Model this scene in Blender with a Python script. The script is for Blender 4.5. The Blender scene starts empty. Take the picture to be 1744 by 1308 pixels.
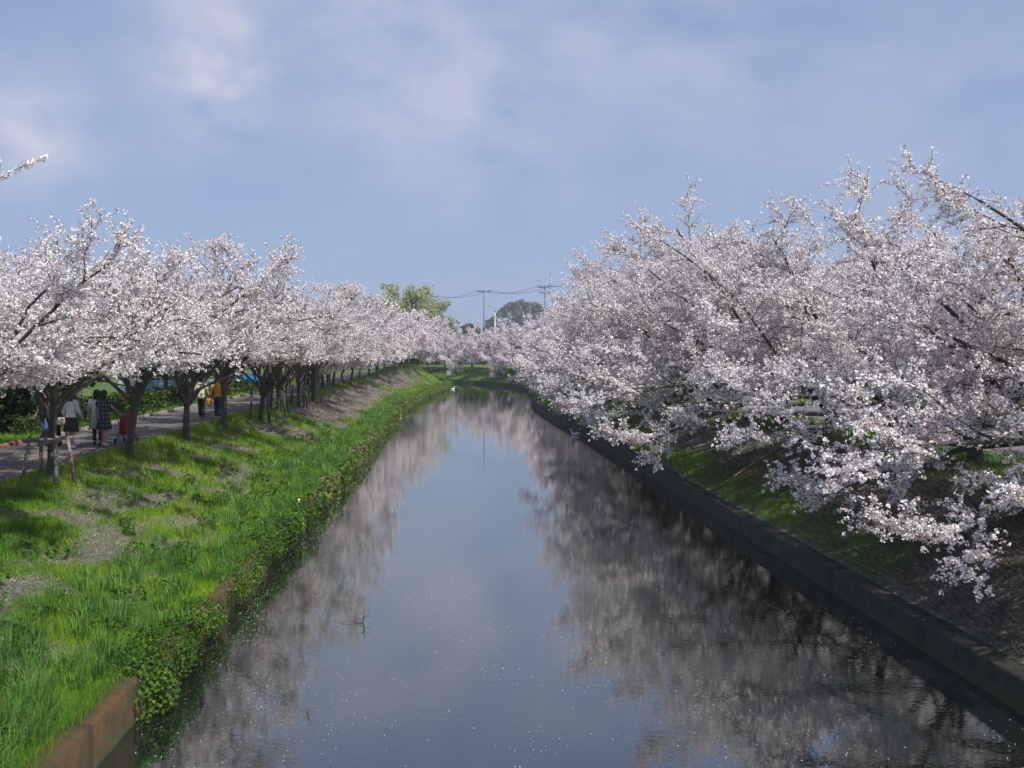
import bpy, bmesh, math, random
import numpy as np
from mathutils import Vector, Matrix

S = bpy.context.scene
C = S.collection
R = math.radians
RNG = np.random.default_rng(7)

# ------------------------------------------------------------------ camera
cam_d = bpy.data.cameras.new("camera")
cam = bpy.data.objects.new("camera", cam_d)
C.objects.link(cam)
cam_d.sensor_width = 36.0
cam_d.lens = 35.1
cam_d.clip_start = 0.1
cam_d.clip_end = 8000
cam.location = (0, 0, 5.0)
cam.rotation_euler = (R(90 - 1.92), 0, R(-3.265))
S.camera = cam

# ------------------------------------------------------------------ light, sky
SUN_DIR = Vector((0.34, -0.42, 0.84)).normalized()      # towards the sun
SUN_EL = math.asin(SUN_DIR.z)
SUN_AZ = math.atan2(SUN_DIR.x, SUN_DIR.y)               # clockwise from +Y
SUN_STRENGTH = 5.0
SKY_STRENGTH = 0.072
S.view_settings.view_transform = 'Standard'
S.view_settings.look = 'None'
S.view_settings.gamma = 1
S.view_settings.use_curve_mapping = False
S.view_settings.exposure = 0.22
sun_d = bpy.data.lights.new("sun", 'SUN')
sun_d.energy = SUN_STRENGTH
sun_d.angle = R(0.5)
sun_d.color = (1.0, 0.965, 0.91)
sun = bpy.data.objects.new("sun", sun_d)
C.objects.link(sun)
sun.location = (40, -40, 80)
sun.rotation_euler = SUN_DIR.to_track_quat('Z', 'Y').to_euler()

W = bpy.data.worlds.new("World")
S.world = W
W.use_nodes = True
nt = W.node_tree
nt.nodes.clear()
def N(nt, t, **kw):
    n = nt.nodes.new(t)
    for k, v in kw.items():
        if k == 'inputs':
            for a, b in v.items():
                n.inputs[a].default_value = b
        else:
            setattr(n, k, v)
    return n
def L(nt, a, b): nt.links.new(a, b)
def cam_dir(px, py):
    v = Vector(((px - 872) / 1700.0, -(py - 654) / 1700.0, -1.0))
    return (cam.rotation_euler.to_matrix() @ v).normalized()

wo = N(nt, 'ShaderNodeOutputWorld')
bg = N(nt, 'ShaderNodeBackground', inputs={'Strength': SKY_STRENGTH})
sky = N(nt, 'ShaderNodeTexSky')
sky.sky_type = 'NISHITA'
sky.sun_disc = False
sky.sun_elevation = SUN_EL
sky.sun_rotation = SUN_AZ
sky.air_density = 1.0
sky.dust_density = 0.6
sky.ozone_density = 2.2
tc = N(nt, 'ShaderNodeTexCoord')
sep = N(nt, 'ShaderNodeSeparateXYZ')
L(nt, tc.outputs['Generated'], sep.inputs[0])
def M(nt, op, a, b=None, c=None, clamp=False):
    n = nt.nodes.new('ShaderNodeMath')
    n.operation = op
    n.use_clamp = clamp
    for i, v in enumerate((a, b, c)):
        if v is None: continue
        if isinstance(v, (int, float)): n.inputs[i].default_value = v
        else: nt.links.new(v, n.inputs[i])
    return n.outputs[0]
def mixc(nt, fac, a, b, mode='MIX'):
    n = nt.nodes.new('ShaderNodeMix')
    n.data_type = 'RGBA'; n.blend_type = mode
    for i, v in ((0, fac), (6, a), (7, b)):
        if isinstance(v, (int, float)): n.inputs[i].default_value = v
        elif isinstance(v, tuple): n.inputs[i].default_value = (*v, 1) if len(v) == 3 else v
        else: nt.links.new(v, n.inputs[i])
    return n.outputs[2]
def ramp(nt, fac, stops, interp='LINEAR'):
    n = nt.nodes.new('ShaderNodeValToRGB')
    n.color_ramp.interpolation = interp
    e = n.color_ramp.elements
    while len(e) < len(stops): e.new(0.5)
    for i, (p, c) in enumerate(stops):
        e[i].position = p
        e[i].color = (*c, 1) if len(c) == 3 else c
    nt.links.new(fac, n.inputs[0])
    return n.outputs[0]
zz = M(nt, 'MAXIMUM', sep.outputs[2], 0.0)
zden = M(nt, 'ADD', zz, 0.22)
cx = M(nt, 'DIVIDE', sep.outputs[0], zden)
cy = M(nt, 'DIVIDE', sep.outputs[1], zden)
comb = N(nt, 'ShaderNodeCombineXYZ')
L(nt, sep.outputs[0], comb.inputs[0]); L(nt, sep.outputs[1], comb.inputs[1]); L(nt, M(nt, 'MULTIPLY', sep.outputs[2], 1.7), comb.inputs[2])
n1 = N(nt, 'ShaderNodeTexNoise', inputs={'Scale': 9.0, 'Detail': 10.0, 'Roughness': 0.56, 'Distortion': 0.2})
mp = N(nt, 'ShaderNodeMapping')
mp.inputs['Location'].default_value = (0.35, 1.9, 0.0)
L(nt, comb.outputs[0], mp.inputs[0]); L(nt, mp.outputs[0], n1.inputs['Vector'])
# the cloud bank of the photograph: soft regions where the broken cloud is denser
def blob(px, py, tight, amp):
    d = cam_dir(px, py)
    vm = nt.nodes.new('ShaderNodeVectorMath'); vm.operation = 'DOT_PRODUCT'
    vm.inputs[1].default_value = d
    nt.links.new(tc.outputs['Generated'], vm.inputs[0])
    e = M(nt, 'MULTIPLY', M(nt, 'SUBTRACT', vm.outputs['Value'], 1.0), tight)
    return M(nt, 'MULTIPLY', M(nt, 'EXPONENT', e), amp)
bl = M(nt, 'ADD', blob(365, 120, 900, .55), blob(20, 205, 900, .62))
for q in ((330, 170, 700, .35), (560, 80, 200, .26), (720, 120, 160, .22), (880, 190, 300, .18), (360, 5, 500, .30), (980, 30, 250, .18), (1180, 90, 300, .16), (70, 240, 600, .25), (1640, 190, 120, .18), (1300, 110, 220, .14), (800, 290, 200, .10)):
    bl = M(nt, 'ADD', bl, blob(*q))
# generic thin cloud everywhere else in the sky, the same character as in view
bl = M(nt, 'ADD', bl, .05)
tex = M(nt, 'MULTIPLY', M(nt, 'SUBTRACT', n1.outputs[0], .30), 3.2, clamp=True)
cl = M(nt, 'MULTIPLY', bl, M(nt, 'MULTIPLY_ADD', tex, 1.15, .12), clamp=True)
cl = M(nt, 'MULTIPLY', cl, .95)
# spring haze: pale lavender veil, thicker towards the horizon
hz = M(nt, 'POWER', M(nt, 'SUBTRACT', 1.0, zz, clamp=True), 3.0)
hz = M(nt, 'MULTIPLY_ADD', hz, 0.12, 0.66)
skyc = mixc(nt, hz, sky.outputs[0], (3.9, 5.2, 8.55))
skyc = mixc(nt, cl, skyc, (7.8, 8.0, 9.3))
L(nt, skyc, bg.inputs[0]); L(nt, bg.outputs[0], wo.inputs[0])

# ------------------------------------------------------------------ helpers
def mk_mesh(name, verts, faces, mat=None, smooth=False, attr=None):
    """faces: list of int arrays (M,k); attr: dict name -> per-vertex floats"""
    me = bpy.data.meshes.new(name)
    verts = np.asarray(verts, dtype=np.float32).reshape(-1, 3)
    if not isinstance(faces, list): faces = [faces]
    faces = [np.asarray(f, dtype=np.int32) for f in faces if len(f)]
    nl = sum(f.size for f in faces); nf = sum(len(f) for f in faces)
    me.vertices.add(len(verts)); me.vertices.foreach_set('co', verts.ravel())
    me.loops.add(nl); me.polygons.add(nf)
    me.loops.foreach_set('vertex_index', np.concatenate([f.ravel() for f in faces]))
    tot = np.concatenate([np.full(len(f), f.shape[1], dtype=np.int32) for f in faces])
    st = np.concatenate([[0], np.cumsum(tot)[:-1]]).astype(np.int32)
    me.polygons.foreach_set('loop_start', st)
    if smooth: me.polygons.foreach_set('use_smooth', np.ones(nf, dtype=bool))
    me.update(calc_edges=True)
    if attr:
        for k, v in attr.items():
            a = me.attributes.new(k, 'FLOAT', 'POINT')
            a.data.foreach_set('value', np.asarray(v, dtype=np.float32))
    if mat: me.materials.append(mat)
    return me
def link(name, me, parent=None, loc=None):
    o = bpy.data.objects.new(name, me)
    C.objects.link(o)
    if parent is not None: o.parent = parent
    if loc is not None: o.location = loc
    return o
def tag(o, label=None, cat=None, group=None, kind=None):
    if label: o['label'] = label
    if cat: o['category'] = cat
    if group: o['group'] = group
    if kind: o['kind'] = kind
    return o
def thing(name, label, cat, loc=(0, 0, 0), rz=0, group=None):
    o = bpy.data.objects.new(name, None)
    o.empty_display_size = .3
    C.objects.link(o)
    o.location = loc; o.rotation_euler = (0, 0, rz)
    return tag(o, label, cat, group)
def dup(root, loc, rz=0, sc=1.0, label=None, group=None):
    r = root.copy(); C.objects.link(r)
    r.location = loc; r.rotation_euler = (0, 0, rz)
    r.scale = (sc, sc, sc) if not isinstance(sc, tuple) else sc
    if label: r['label'] = label
    if group: r['group'] = group
    for ch in list(root.children):
        c = ch.copy(); C.objects.link(c); c.parent = r
        for g in list(ch.children):
            d = g.copy(); C.objects.link(d); d.parent = c
    return r
class MB:
    """collects simple solids into one mesh"""
    def __init__(s): s.v = []; s.q = []; s.t = []; s.n = 0
    def add(s, v, q=(), t=()):
        v = np.asarray(v, float).reshape(-1, 3)
        s.v.append(v)
        if len(q): s.q.append(np.asarray(q, int) + s.n)
        if len(t): s.t.append(np.asarray(t, int) + s.n)
        s.n += len(v)
    def tube(s, pts, rad, k=8, cap=True, ry=None):
        pts = np.asarray(pts, float); n = len(pts)
        rad = np.broadcast_to(np.asarray(rad, float), (n,))
        ry = rad if ry is None else np.broadcast_to(np.asarray(ry, float), (n,))
        tg = np.gradient(pts, axis=0)
        tg /= np.linalg.norm(tg, axis=1)[:, None] + 1e-9
        ref = np.array([0, 0, 1.0]) if abs(tg[:, 2]).mean() < .8 else np.array([1.0, 0, 0])
        a = np.cross(tg, ref); a /= np.linalg.norm(a, axis=1)[:, None] + 1e-9
        b = np.cross(tg, a)
        th = np.arange(k) * 2 * math.pi / k
        V = pts[:, None] + a[:, None] * (np.cos(th)[None, :, None] * rad[:, None, None]) + b[:, None] * (np.sin(th)[None, :, None] * ry[:, None, None])
        i = np.arange(n - 1)[:, None] * k; j = np.arange(k)[None]
        q = np.stack([i + j, i + (j + 1) % k, i + k + (j + 1) % k, i + k + j], -1).reshape(-1, 4)
        V = V.reshape(-1, 3); t = []
        if cap:
            V = np.vstack([V, pts[:1], pts[-1:]])
            c0, c1 = n * k, n * k + 1
            for m in range(k):
                t.append((c0, (m + 1) % k, m)); t.append((c1, (n - 1) * k + m, (n - 1) * k + (m + 1) % k))
        s.add(V, q, t)
    def box(s, c, d, rz=0, tilt=None):
        c = np.asarray(c, float); d = np.asarray(d, float) / 2
        v = np.array([(x, y, z) for z in (-1, 1) for y in (-1, 1) for x in (-1, 1)], float) * d
        if tilt is not None: v = v @ np.array(tilt).T
        cz, sz = math.cos(rz), math.sin(rz)
        v = v @ np.array([[cz, sz, 0], [-sz, cz, 0], [0, 0, 1]])
        s.add(v + c, [(0, 2, 3, 1), (4, 5, 7, 6), (0, 1, 5, 4), (2, 6, 7, 3), (0, 4, 6, 2), (1, 3, 7, 5)])
    def loft(s, rings, k=12, cap=True):
        """rings: (cx, cy, z, rx, ry)"""
        th = np.arange(k) * 2 * math.pi / k
        V = np.array([[(cx + rx * math.cos(a), cy + ry * math.sin(a), z) for a in th] for cx, cy, z, rx, ry in rings]).reshape(-1, 3)
        n = len(rings)
        i = np.arange(n - 1)[:, None] * k; j = np.arange(k)[None]
        q = np.stack([i + j, i + (j + 1) % k, i + k + (j + 1) % k, i + k + j], -1).reshape(-1, 4)
        t = []
        if cap:
            V = np.vstack([V, [rings[0][:3]], [rings[-1][:3]]])
            for m in range(k):
                t.append((n * k, (m + 1) % k, m)); t.append((n * k + 1, (n - 1) * k + m, (n - 1) * k + (m + 1) % k))
        s.add(V, q, t)
    def ellipsoid(s, c, r, nu=12, nv=8, v0=0.0, v1=1.0, jit=0, rng=None):
        th = np.linspace(math.pi * v0, math.pi * v1, nv + 1)
        ph = np.arange(nu) * 2 * math.pi / nu
        T, P = np.meshgrid(th, ph, indexing='ij')
        rr = 1.0 if not jit else 1 + jit * (rng.random(T.shape) - .5)
        V = np.stack([np.sin(T) * np.cos(P) * r[0] * rr, np.sin(T) * np.sin(P) * r[1] * rr, np.cos(T) * r[2] * rr], -1).reshape(-1, 3) + np.asarray(c)
        i = np.arange(nv)[:, None] * nu; j = np.arange(nu)[None]
        q = np.stack([i + j, i + nu + j, i + nu + (j + 1) % nu, i + (j + 1) % nu], -1).reshape(-1, 4)
        s.add(V, q)
    def mesh(s, name, mat, smooth=True):
        f = []
        if s.q: f.append(np.vstack(s.q))
        if s.t: f.append(np.vstack(s.t))
        return mk_mesh(name, np.vstack(s.v), f, mat, smooth)
    def obj(s, name, mat, parent=None, smooth=True, loc=None):
        return link(name, s.mesh(name, mat, smooth), parent, loc)

# value noise in 2D, smooth
class VN:
    def __init__(s, seed, n=64):
        s.g = np.random.default_rng(seed).random((n, n)); s.n = n
    def __call__(s, x, y):
        x = np.asarray(x, float); y = np.asarray(y, float)
        xi = np.floor(x).astype(int); yi = np.floor(y).astype(int)
        fx = x - xi; fy = y - yi
        fx = fx * fx * (3 - 2 * fx); fy = fy * fy * (3 - 2 * fy)
        n = s.n; g = s.g
        a = g[xi % n, yi % n]; b = g[(xi + 1) % n, yi % n]; c = g[xi % n, (yi + 1) % n]; d = g[(xi + 1) % n, (yi + 1) % n]
        return (a * (1 - fx) + b * fx) * (1 - fy) + (c * (1 - fx) + d * fx) * fy
    def fbm(s, x, y, o=3):
        t = 0; amp = .5; tot = 0
        for i in range(o):
            t = t + amp * s(x * 2 ** i + 13.7 * i, y * 2 ** i + 5.1 * i); tot += amp; amp *= .5
        return t / tot

# ------------------------------------------------------------------ materials
def mat_new(name):
    m = bpy.data.materials.new(name); m.use_nodes = True
    nt = m.node_tree; nt.nodes.clear()
    out = N(nt, 'ShaderNodeOutputMaterial')
    p = N(nt, 'ShaderNodeBsdfPrincipled')
    L(nt, p.outputs[0], out.inputs[0])
    return m, nt, p, out
def simple(name, col, rough=.7, var=.18, scale=12, bump=0.0, metal=0.0):
    m, nt, p, out = mat_new(name)
    tcn = N(nt, 'ShaderNodeTexCoord')
    no = N(nt, 'ShaderNodeTexNoise', inputs={'Scale': scale, 'Detail': 5.0})
    L(nt, tcn.outputs['Object'], no.inputs['Vector'])
    lo = tuple(c * (1 - var) for c in col); hi = tuple(min(1, c * (1 + var)) for c in col)
    L(nt, ramp(nt, no.outputs[0], [(.3, lo), (.7, hi)]), p.inputs['Base Color'])
    p.inputs['Roughness'].default_value = rough
    p.inputs['Metallic'].default_value = metal
    if bump:
        b = N(nt, 'ShaderNodeBump', inputs={'Strength': .8, 'Distance': bump})
        L(nt, no.outputs[0], b.inputs['Height']); L(nt, b.outputs[0], p.inputs['Normal'])
    return m
def leafy(name, stops, trans=.35, rough=.6, attr='tint', spec=.25):
    """thin leaf or petal: colour from the per-piece 'tint' attribute, light passes through"""
    m, nt, p, out = mat_new(name)
    at = N(nt, 'ShaderNodeAttribute'); at.attribute_name = attr
    col = ramp(nt, at.outputs['Fac'], stops)
    L(nt, col, p.inputs['Base Color'])
    p.inputs['Roughness'].default_value = rough
    p.inputs['Specular IOR Level'].default_value = spec
    tr = N(nt, 'ShaderNodeBsdfTranslucent'); L(nt, col, tr.inputs[0])
    mx = N(nt, 'ShaderNodeMixShader'); mx.inputs[0].default_value = trans
    L(nt, p.outputs[0], mx.inputs[1]); L(nt, tr.outputs[0], mx.inputs[2])
    L(nt, mx.outputs[0], out.inputs[0])
    return m

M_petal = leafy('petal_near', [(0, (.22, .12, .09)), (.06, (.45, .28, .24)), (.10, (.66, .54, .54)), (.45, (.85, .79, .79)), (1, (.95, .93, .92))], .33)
M_petal_far = leafy('petal_far', [(0, (.26, .14, .13)), (.10, (.52, .36, .35)), (.2, (.74, .64, .66)), (.5, (.84, .78, .79)), (1, (.93, .90, .90))], .33)
M_grass = leafy('grass_blade', [(0, (.34, .28, .14)), (.10, (.30, .28, .08)), (.14, (.05, .15, .006)), (.36, (.11, .26, .008)), (.65, (.20, .36, .012)), (1, (.32, .43, .035))], .38, .6, spec=.08)
M_longgrass = leafy('long_grass', [(0, (.30, .28, .12)), (.05, (.05, .13, .02)), (.5, (.085, .20, .035)), (1, (.17, .31, .07))], .35, .5, spec=.15)
M_weed = leafy('weed_leaf', [(0, (.025, .055, .008)), (.5, (.055, .125, .012)), (.85, (.11, .21, .02)), (.94, (.15, .22, .05)), (1, (.15, .11, .05))], .3, .5, spec=.15)
M_straw = leafy('dry_straw', [(0, (.06, .05, .035)), (.5, (.26, .21, .145)), (1, (.58, .50, .36))], .15, .8, spec=.1)
M_shrub = leafy('shrub_leaf', [(0, (.018, .035, .008)), (.6, (.05, .09, .015)), (1, (.11, .16, .03))], .25, .5)
M_ever = leafy('evergreen_leaf', [(0, (.012, .025, .008)), (.6, (.028, .055, .014)), (1, (.06, .10, .025))], .2, .5)
M_willow = leafy('willow_leaf', [(0, (.30, .31, .15)), (.5, (.42, .45, .22)), (1, (.54, .56, .32))], .5, .6, spec=.1)
M_wood_far = leafy('far_wood_leaf', [(0, (.05, .05, .035)), (.5, (.09, .09, .06)), (1, (.14, .13, .085))], .2, .7)

def bark_mat(name, dark, light):
    m, nt, p, out = mat_new(name)
    tcn = N(nt, 'ShaderNodeTexCoord')
    mpn = N(nt, 'ShaderNodeMapping'); mpn.inputs['Scale'].default_value = (1, 1, 3.5)
    L(nt, tcn.outputs['Object'], mpn.inputs[0])
    a = N(nt, 'ShaderNodeTexNoise', inputs={'Scale': 7.0, 'Detail': 8.0, 'Roughness': .65}); L(nt, mpn.outputs[0], a.inputs['Vector'])
    b = N(nt, 'ShaderNodeTexNoise', inputs={'Scale': 1.6, 'Detail': 3.0}); L(nt, tcn.outputs['Object'], b.inputs['Vector'])
    c1 = ramp(nt, a.outputs[0], [(.32, dark), (.68, light)])
    c2 = mixc(nt, M(nt, 'MULTIPLY', ramp(nt, b.outputs[0], [(.5, (0, 0, 0)), (.62, (1, 1, 1))]), .4), c1, (.13, .14, .09))
    L(nt, c2, p.inputs['Base Color']); p.inputs['Roughness'].default_value = .9
    bp = N(nt, 'ShaderNodeBump', inputs={'Strength': 1.0, 'Distance': .03}); L(nt, a.outputs[0], bp.inputs['Height']); L(nt, bp.outputs[0], p.inputs['Normal'])
    return m
M_bark = bark_mat('cherry_bark', (.028, .022, .018), (.105, .088, .072))
M_post = bark_mat('weathered_post', (.10, .085, .065), (.27, .24, .20))
M_postdark = bark_mat('dark_post', (.03, .024, .02), (.10, .08, .065))

def ground_mat():
    m, nt, p, out = mat_new('bank_soil')
    g = N(nt, 'ShaderNodeNewGeometry')
    at = N(nt, 'ShaderNodeAttribute'); at.attribute_name = 'cover'
    n1 = N(nt, 'ShaderNodeTexNoise', inputs={'Scale': 9.0, 'Detail': 8.0, 'Roughness': .7}); L(nt, g.outputs['Position'], n1.inputs['Vector'])
    n2 = N(nt, 'ShaderNodeTexNoise', inputs={'Scale': .9, 'Detail': 4.0}); L(nt, g.outputs['Position'], n2.inputs['Vector'])
    soil = ramp(nt, n1.outputs[0], [(.3, (.05, .045, .04)), (.5, (.135, .125, .115)), (.7, (.27, .245, .21))])
    thatch = ramp(nt, n1.outputs[0], [(.3, (.03, .06, .006)), (.6, (.07, .14, .012)), (.8, (.13, .17, .03))])
    f = M(nt, 'ADD', at.outputs['Fac'], M(nt, 'MULTIPLY', M(nt, 'SUBTRACT', n2.outputs[0], .5), .35), clamp=True)
    L(nt, mixc(nt, f, soil, thatch), p.inputs['Base Color'])
    p.inputs['Roughness'].default_value = .95
    bp = N(nt, 'ShaderNodeBump', inputs={'Strength': 1.0, 'Distance': .10}); L(nt, n1.outputs[0], bp.inputs['Height']); L(nt, bp.outputs[0], p.inputs['Normal'])
    return m
M_ground = ground_mat()

def field_mat():
    m, nt, p, out = mat_new('field_ground')
    g = N(nt, 'ShaderNodeNewGeometry')
    n1 = N(nt, 'ShaderNodeTexNoise', inputs={'Scale': 3.0, 'Detail': 9.0, 'Roughness': .7}); L(nt, g.outputs['Position'], n1.inputs['Vector'])
    n2 = N(nt, 'ShaderNodeTexNoise', inputs={'Scale': .12, 'Detail': 4.0}); L(nt, g.outputs['Position'], n2.inputs['Vector'])
    a = ramp(nt, n1.outputs[0], [(.3, (.03, .055, .01)), (.55, (.06, .11, .018)), (.75, (.14, .13, .05))])
    L(nt, mixc(nt, ramp(nt, n2.outputs[0], [(.4, (0, 0, 0)), (.6, (.6, .6, .6))]), a, (.13, .12, .06)), p.inputs['Base Color'])
    p.inputs['Roughness'].default_value = .95
    bp = N(nt, 'ShaderNodeBump', inputs={'Strength': .9, 'Distance': .06}); L(nt, n1.outputs[0], bp.inputs['Height']); L(nt, bp.outputs[0], p.inputs['Normal'])
    return m
M_field = field_mat()

def path_mat():
    m, nt, p, out = mat_new('path_surface')
    g = N(nt, 'ShaderNodeNewGeometry')
    n1 = N(nt, 'ShaderNodeTexNoise', inputs={'Scale': 40.0, 'Detail': 6.0, 'Roughness': .7}); L(nt, g.outputs['Position'], n1.inputs['Vector'])
    n2 = N(nt, 'ShaderNodeTexNoise', inputs={'Scale': .8, 'Detail': 6.0, 'Roughness': .6}); L(nt, g.outputs['Position'], n2.inputs['Vector'])
    a = ramp(nt, n1.outputs[0], [(.3, (.055, .052, .053)), (.7, (.12, .112, .112))])
    b = mixc(nt, ramp(nt, n2.outputs[0], [(.42, (0, 0, 0)), (.65, (.75, .75, .75))]), a, (.15, .125, .105))
    # fallen petals
    vo = N(nt, 'ShaderNodeTexVoronoi', inputs={'Scale': 14.0}); L(nt, g.outputs['Position'], vo.inputs['Vector'])
    pf = M(nt, 'LESS_THAN', vo.outputs['Distance'], .16)
    L(nt, mixc(nt, M(nt, 'MULTIPLY', pf, .5), b, (.6, .5, .52)), p.inputs['Base Color'])
    p.inputs['Roughness'].default_value = .9
    bp = N(nt, 'ShaderNodeBump', inputs={'Strength': .5, 'Distance': .01}); L(nt, n1.outputs[0], bp.inputs['Height']); L(nt, bp.outputs[0], p.inputs['Normal'])
    return m
M_path = path_mat()

def wall_mat(name, base, dark, rust, rustamt):
    m, nt, p, out = mat_new(name)
    g = N(nt, 'ShaderNodeNewGeometry')
    sp = N(nt, 'ShaderNodeSeparateXYZ'); L(nt, g.outputs['Position'], sp.inputs[0])
    mpn = N(nt, 'ShaderNodeMapping'); mpn.inputs['Scale'].default_value = (6, 6, .7); L(nt, g.outputs['Position'], mpn.inputs[0])
    st = N(nt, 'ShaderNodeTexNoise', inputs={'Scale': 1.0, 'Detail': 6.0, 'Roughness': .65}); L(nt, mpn.outputs[0], st.inputs['Vector'])
    n1 = N(nt, 'ShaderNodeTexNoise', inputs={'Scale': 14.0, 'Detail': 8.0, 'Roughness': .7}); L(nt, g.outputs['Position'], n1.inputs['Vector'])
    c = ramp(nt, n1.outputs[0], [(.3, dark), (.7, base)])
    c = mixc(nt, M(nt, 'MULTIPLY', ramp(nt, st.outputs[0], [(.38, (0, 0, 0)), (.55, (1, 1, 1))]), rustamt), c, rust)
    # algae near the water line
    wl = N(nt, 'ShaderNodeMapRange', inputs={'From Min': .02, 'From Max': .30, 'To Min': 1.0, 'To Max': 0.0}); L(nt, sp.outputs[2], wl.inputs[0])
    c = mixc(nt, M(nt, 'MULTIPLY', M(nt, 'ADD', wl.outputs[0], M(nt, 'SUBTRACT', st.outputs[0], .55), clamp=True), .8, clamp=True), c, (.035, .045, .015))
    n3 = N(nt, 'ShaderNodeTexNoise', inputs={'Scale': 3.2, 'Detail': 9.0, 'Roughness': .7}); L(nt, g.outputs['Position'], n3.inputs['Vector'])
    c = mixc(nt, ramp(nt, n3.outputs[0], [(.47, (0, 0, 0)), (.60, (.85, .85, .85))]), c, (.030, .036, .010))
    L(nt, c, p.inputs['Base Color']); p.inputs['Roughness'].default_value = .85
    bp = N(nt, 'ShaderNodeBump', inputs={'Strength': 1.0, 'Distance': .035}); L(nt, n1.outputs[0], bp.inputs['Height']); L(nt, bp.outputs[0], p.inputs['Normal'])
    return m
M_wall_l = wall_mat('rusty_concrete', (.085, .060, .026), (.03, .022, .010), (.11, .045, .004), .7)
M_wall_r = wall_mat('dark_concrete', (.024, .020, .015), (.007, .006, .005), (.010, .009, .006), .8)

def water_mat():
    m, nt, p, out = mat_new('canal_water')
    g = N(nt, 'ShaderNodeNewGeometry')
    mpn = N(nt, 'ShaderNodeMapping'); mpn.inputs['Scale'].default_value = (1.0, 1.6, 1.0); L(nt, g.outputs['Position'], mpn.inputs[0])
    a = N(nt, 'ShaderNodeTexNoise', inputs={'Scale': 6.0, 'Detail': 3.0, 'Roughness': .5}); L(nt, mpn.outputs[0], a.inputs['Vector'])
    b = N(nt, 'ShaderNodeTexNoise', inputs={'Scale': .35, 'Detail': 3.0}); L(nt, mpn.outputs[0], b.inputs['Vector'])
    h = M(nt, 'MULTIPLY', a.outputs[0], M(nt, 'MULTIPLY_ADD', b.outputs[0], 1.4, -.2))
    nt.nodes.remove(p)
    bp = N(nt, 'ShaderNodeBump', inputs={'Strength': 1.0, 'Distance': .0020}); L(nt, h, bp.inputs['Height'])
    body = N(nt, 'ShaderNodeBsdfDiffuse', inputs={'Color': (.006, .009, .008, 1)})
    gl = N(nt, 'ShaderNodeBsdfGlossy', inputs={'Color': (.96, .975, .94, 1), 'Roughness': .006})
    fr = N(nt, 'ShaderNodeFresnel', inputs={'IOR': 1.33})
    L(nt, bp.outputs[0], gl.inputs['Normal']); L(nt, bp.outputs[0], fr.inputs['Normal'])
    mx = N(nt, 'ShaderNodeMixShader'); L(nt, M(nt, 'POWER', fr.outputs[0], .48), mx.inputs[0])
    L(nt, body.outputs[0], mx.inputs[1]); L(nt, gl.outputs[0], mx.inputs[2]); L(nt, mx.outputs[0], out.inputs[0])
    p = None
    return m
M_water = water_mat()

# ------------------------------------------------------------------ banks
def catmull(P, step):
    P = [np.array(p, float) for p in P]
    P = [2 * P[0] - P[1]] + P + [2 * P[-1] - P[-2]]
    out = []
    for i in range(1, len(P) - 2):
        a, b, c, d = P[i - 1:i + 3]
        n = max(2, int(np.linalg.norm(c - b) / .2))
        for t in np.linspace(0, 1, n, endpoint=False):
            out.append(.5 * ((2 * b) + (-a + c) * t + (2 * a - 5 * b + 4 * c - d) * t * t + (-a + 3 * b - 3 * c + d) * t ** 3))
    out.append(P[-2]); out = np.array(out)
    s = np.concatenate([[0], np.cumsum(np.linalg.norm(np.diff(out, axis=0), axis=1))])
    t = np.arange(0, s[-1], step)
    return np.stack([np.interp(t, s, out[:, 0]), np.interp(t, s, out[:, 1])], 1)
LB = catmull([(-4.3, -40), (-4.3, 0), (-4.3, 40), (-4.25, 80), (-3.3, 103), (-1.5, 125), (-1.0, 135), (-3.5, 144), (-11, 151), (-25, 156), (-55, 159), (-120, 160), (-400, 160)], .4)
RB = catmull([(7.75, -40), (7.75, 0), (7.75, 30), (7.6, 55), (7.0, 80), (7.3, 95), (8.5, 112), (8.7, 127), (6, 143), (-1, 157), (-12, 167), (-30, 173), (-60, 176), (-120, 177), (-400, 177)], .4)
def normals(P, side):
    t = np.gradient(P, axis=0); t /= np.linalg.norm(t, axis=1)[:, None]
    return np.stack([-t[:, 1], t[:, 0]], 1) * side     # side=+1 : left of travel
NL = normals(LB, 1); NR = normals(RB, -1)
TOP = 2.25
rel = VN(3)
def profile(d, s_y, right=False):
    """bank height at distance d from the water, s_y = y of the foot"""
    d = np.asarray(d, float)
    z = np.interp(d, [0, .30, .55, 4.8, 5.2, 6.6], [.44, .47, .56, TOP - .03, TOP, TOP] if right else [.52, .55, .60, TOP - .03, TOP, TOP])
    if not right:
        mound = np.interp(s_y, [96, 112, 135, 150], [0, 1.0, 1.0, 0]) * np.interp(d, [1.2, 4.2, 5.2, 6.6], [0, 1, .9, 0])
        z = z + mound
    rr = (rel.fbm(s_y * .9, d * .9 + (40 if right else 0), 3) - .5) * .30 * np.interp(d, [.5, 1.2, 4.4, 5.1], [0, 1, 1, 0])
    return z + rr
cov_n = VN(11)
def cover_left(y, d):
    """1 where the slope is green, 0 where bare"""
    skew = y + d * .9
    n = cov_n.fbm(skew * .95, d * 1.25, 3)
    c = np.clip((n + .35 * (cov_n(y * 3.1, d * 3.7) - .5) * .5 - .42) * 8, .10, 1)
    c = np.maximum(c, np.interp(d, [3.7, 4.4], [0, .92]) * np.interp(y, [48, 60], [1, .6]))
    # wide grey stretches of bare dry slope further off
    band = np.interp(d, [1.5, 2.3, 3.9, 4.5], [0, 1, 1, 0])
    n2 = cov_n(skew * .11 + 3.3, 7.5)
    far = np.interp(y, [42, 50, 112, 120], [0, 1, 1, .0]) * band * np.clip((n2 - .15) * 6, 0, 1)
    c = np.clip(c - far * 1.3, 0, 1)
    c = np.maximum(c, np.interp(d, [0, .9, 1.5], [1, 1, 0]) * .95)
    return c
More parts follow.
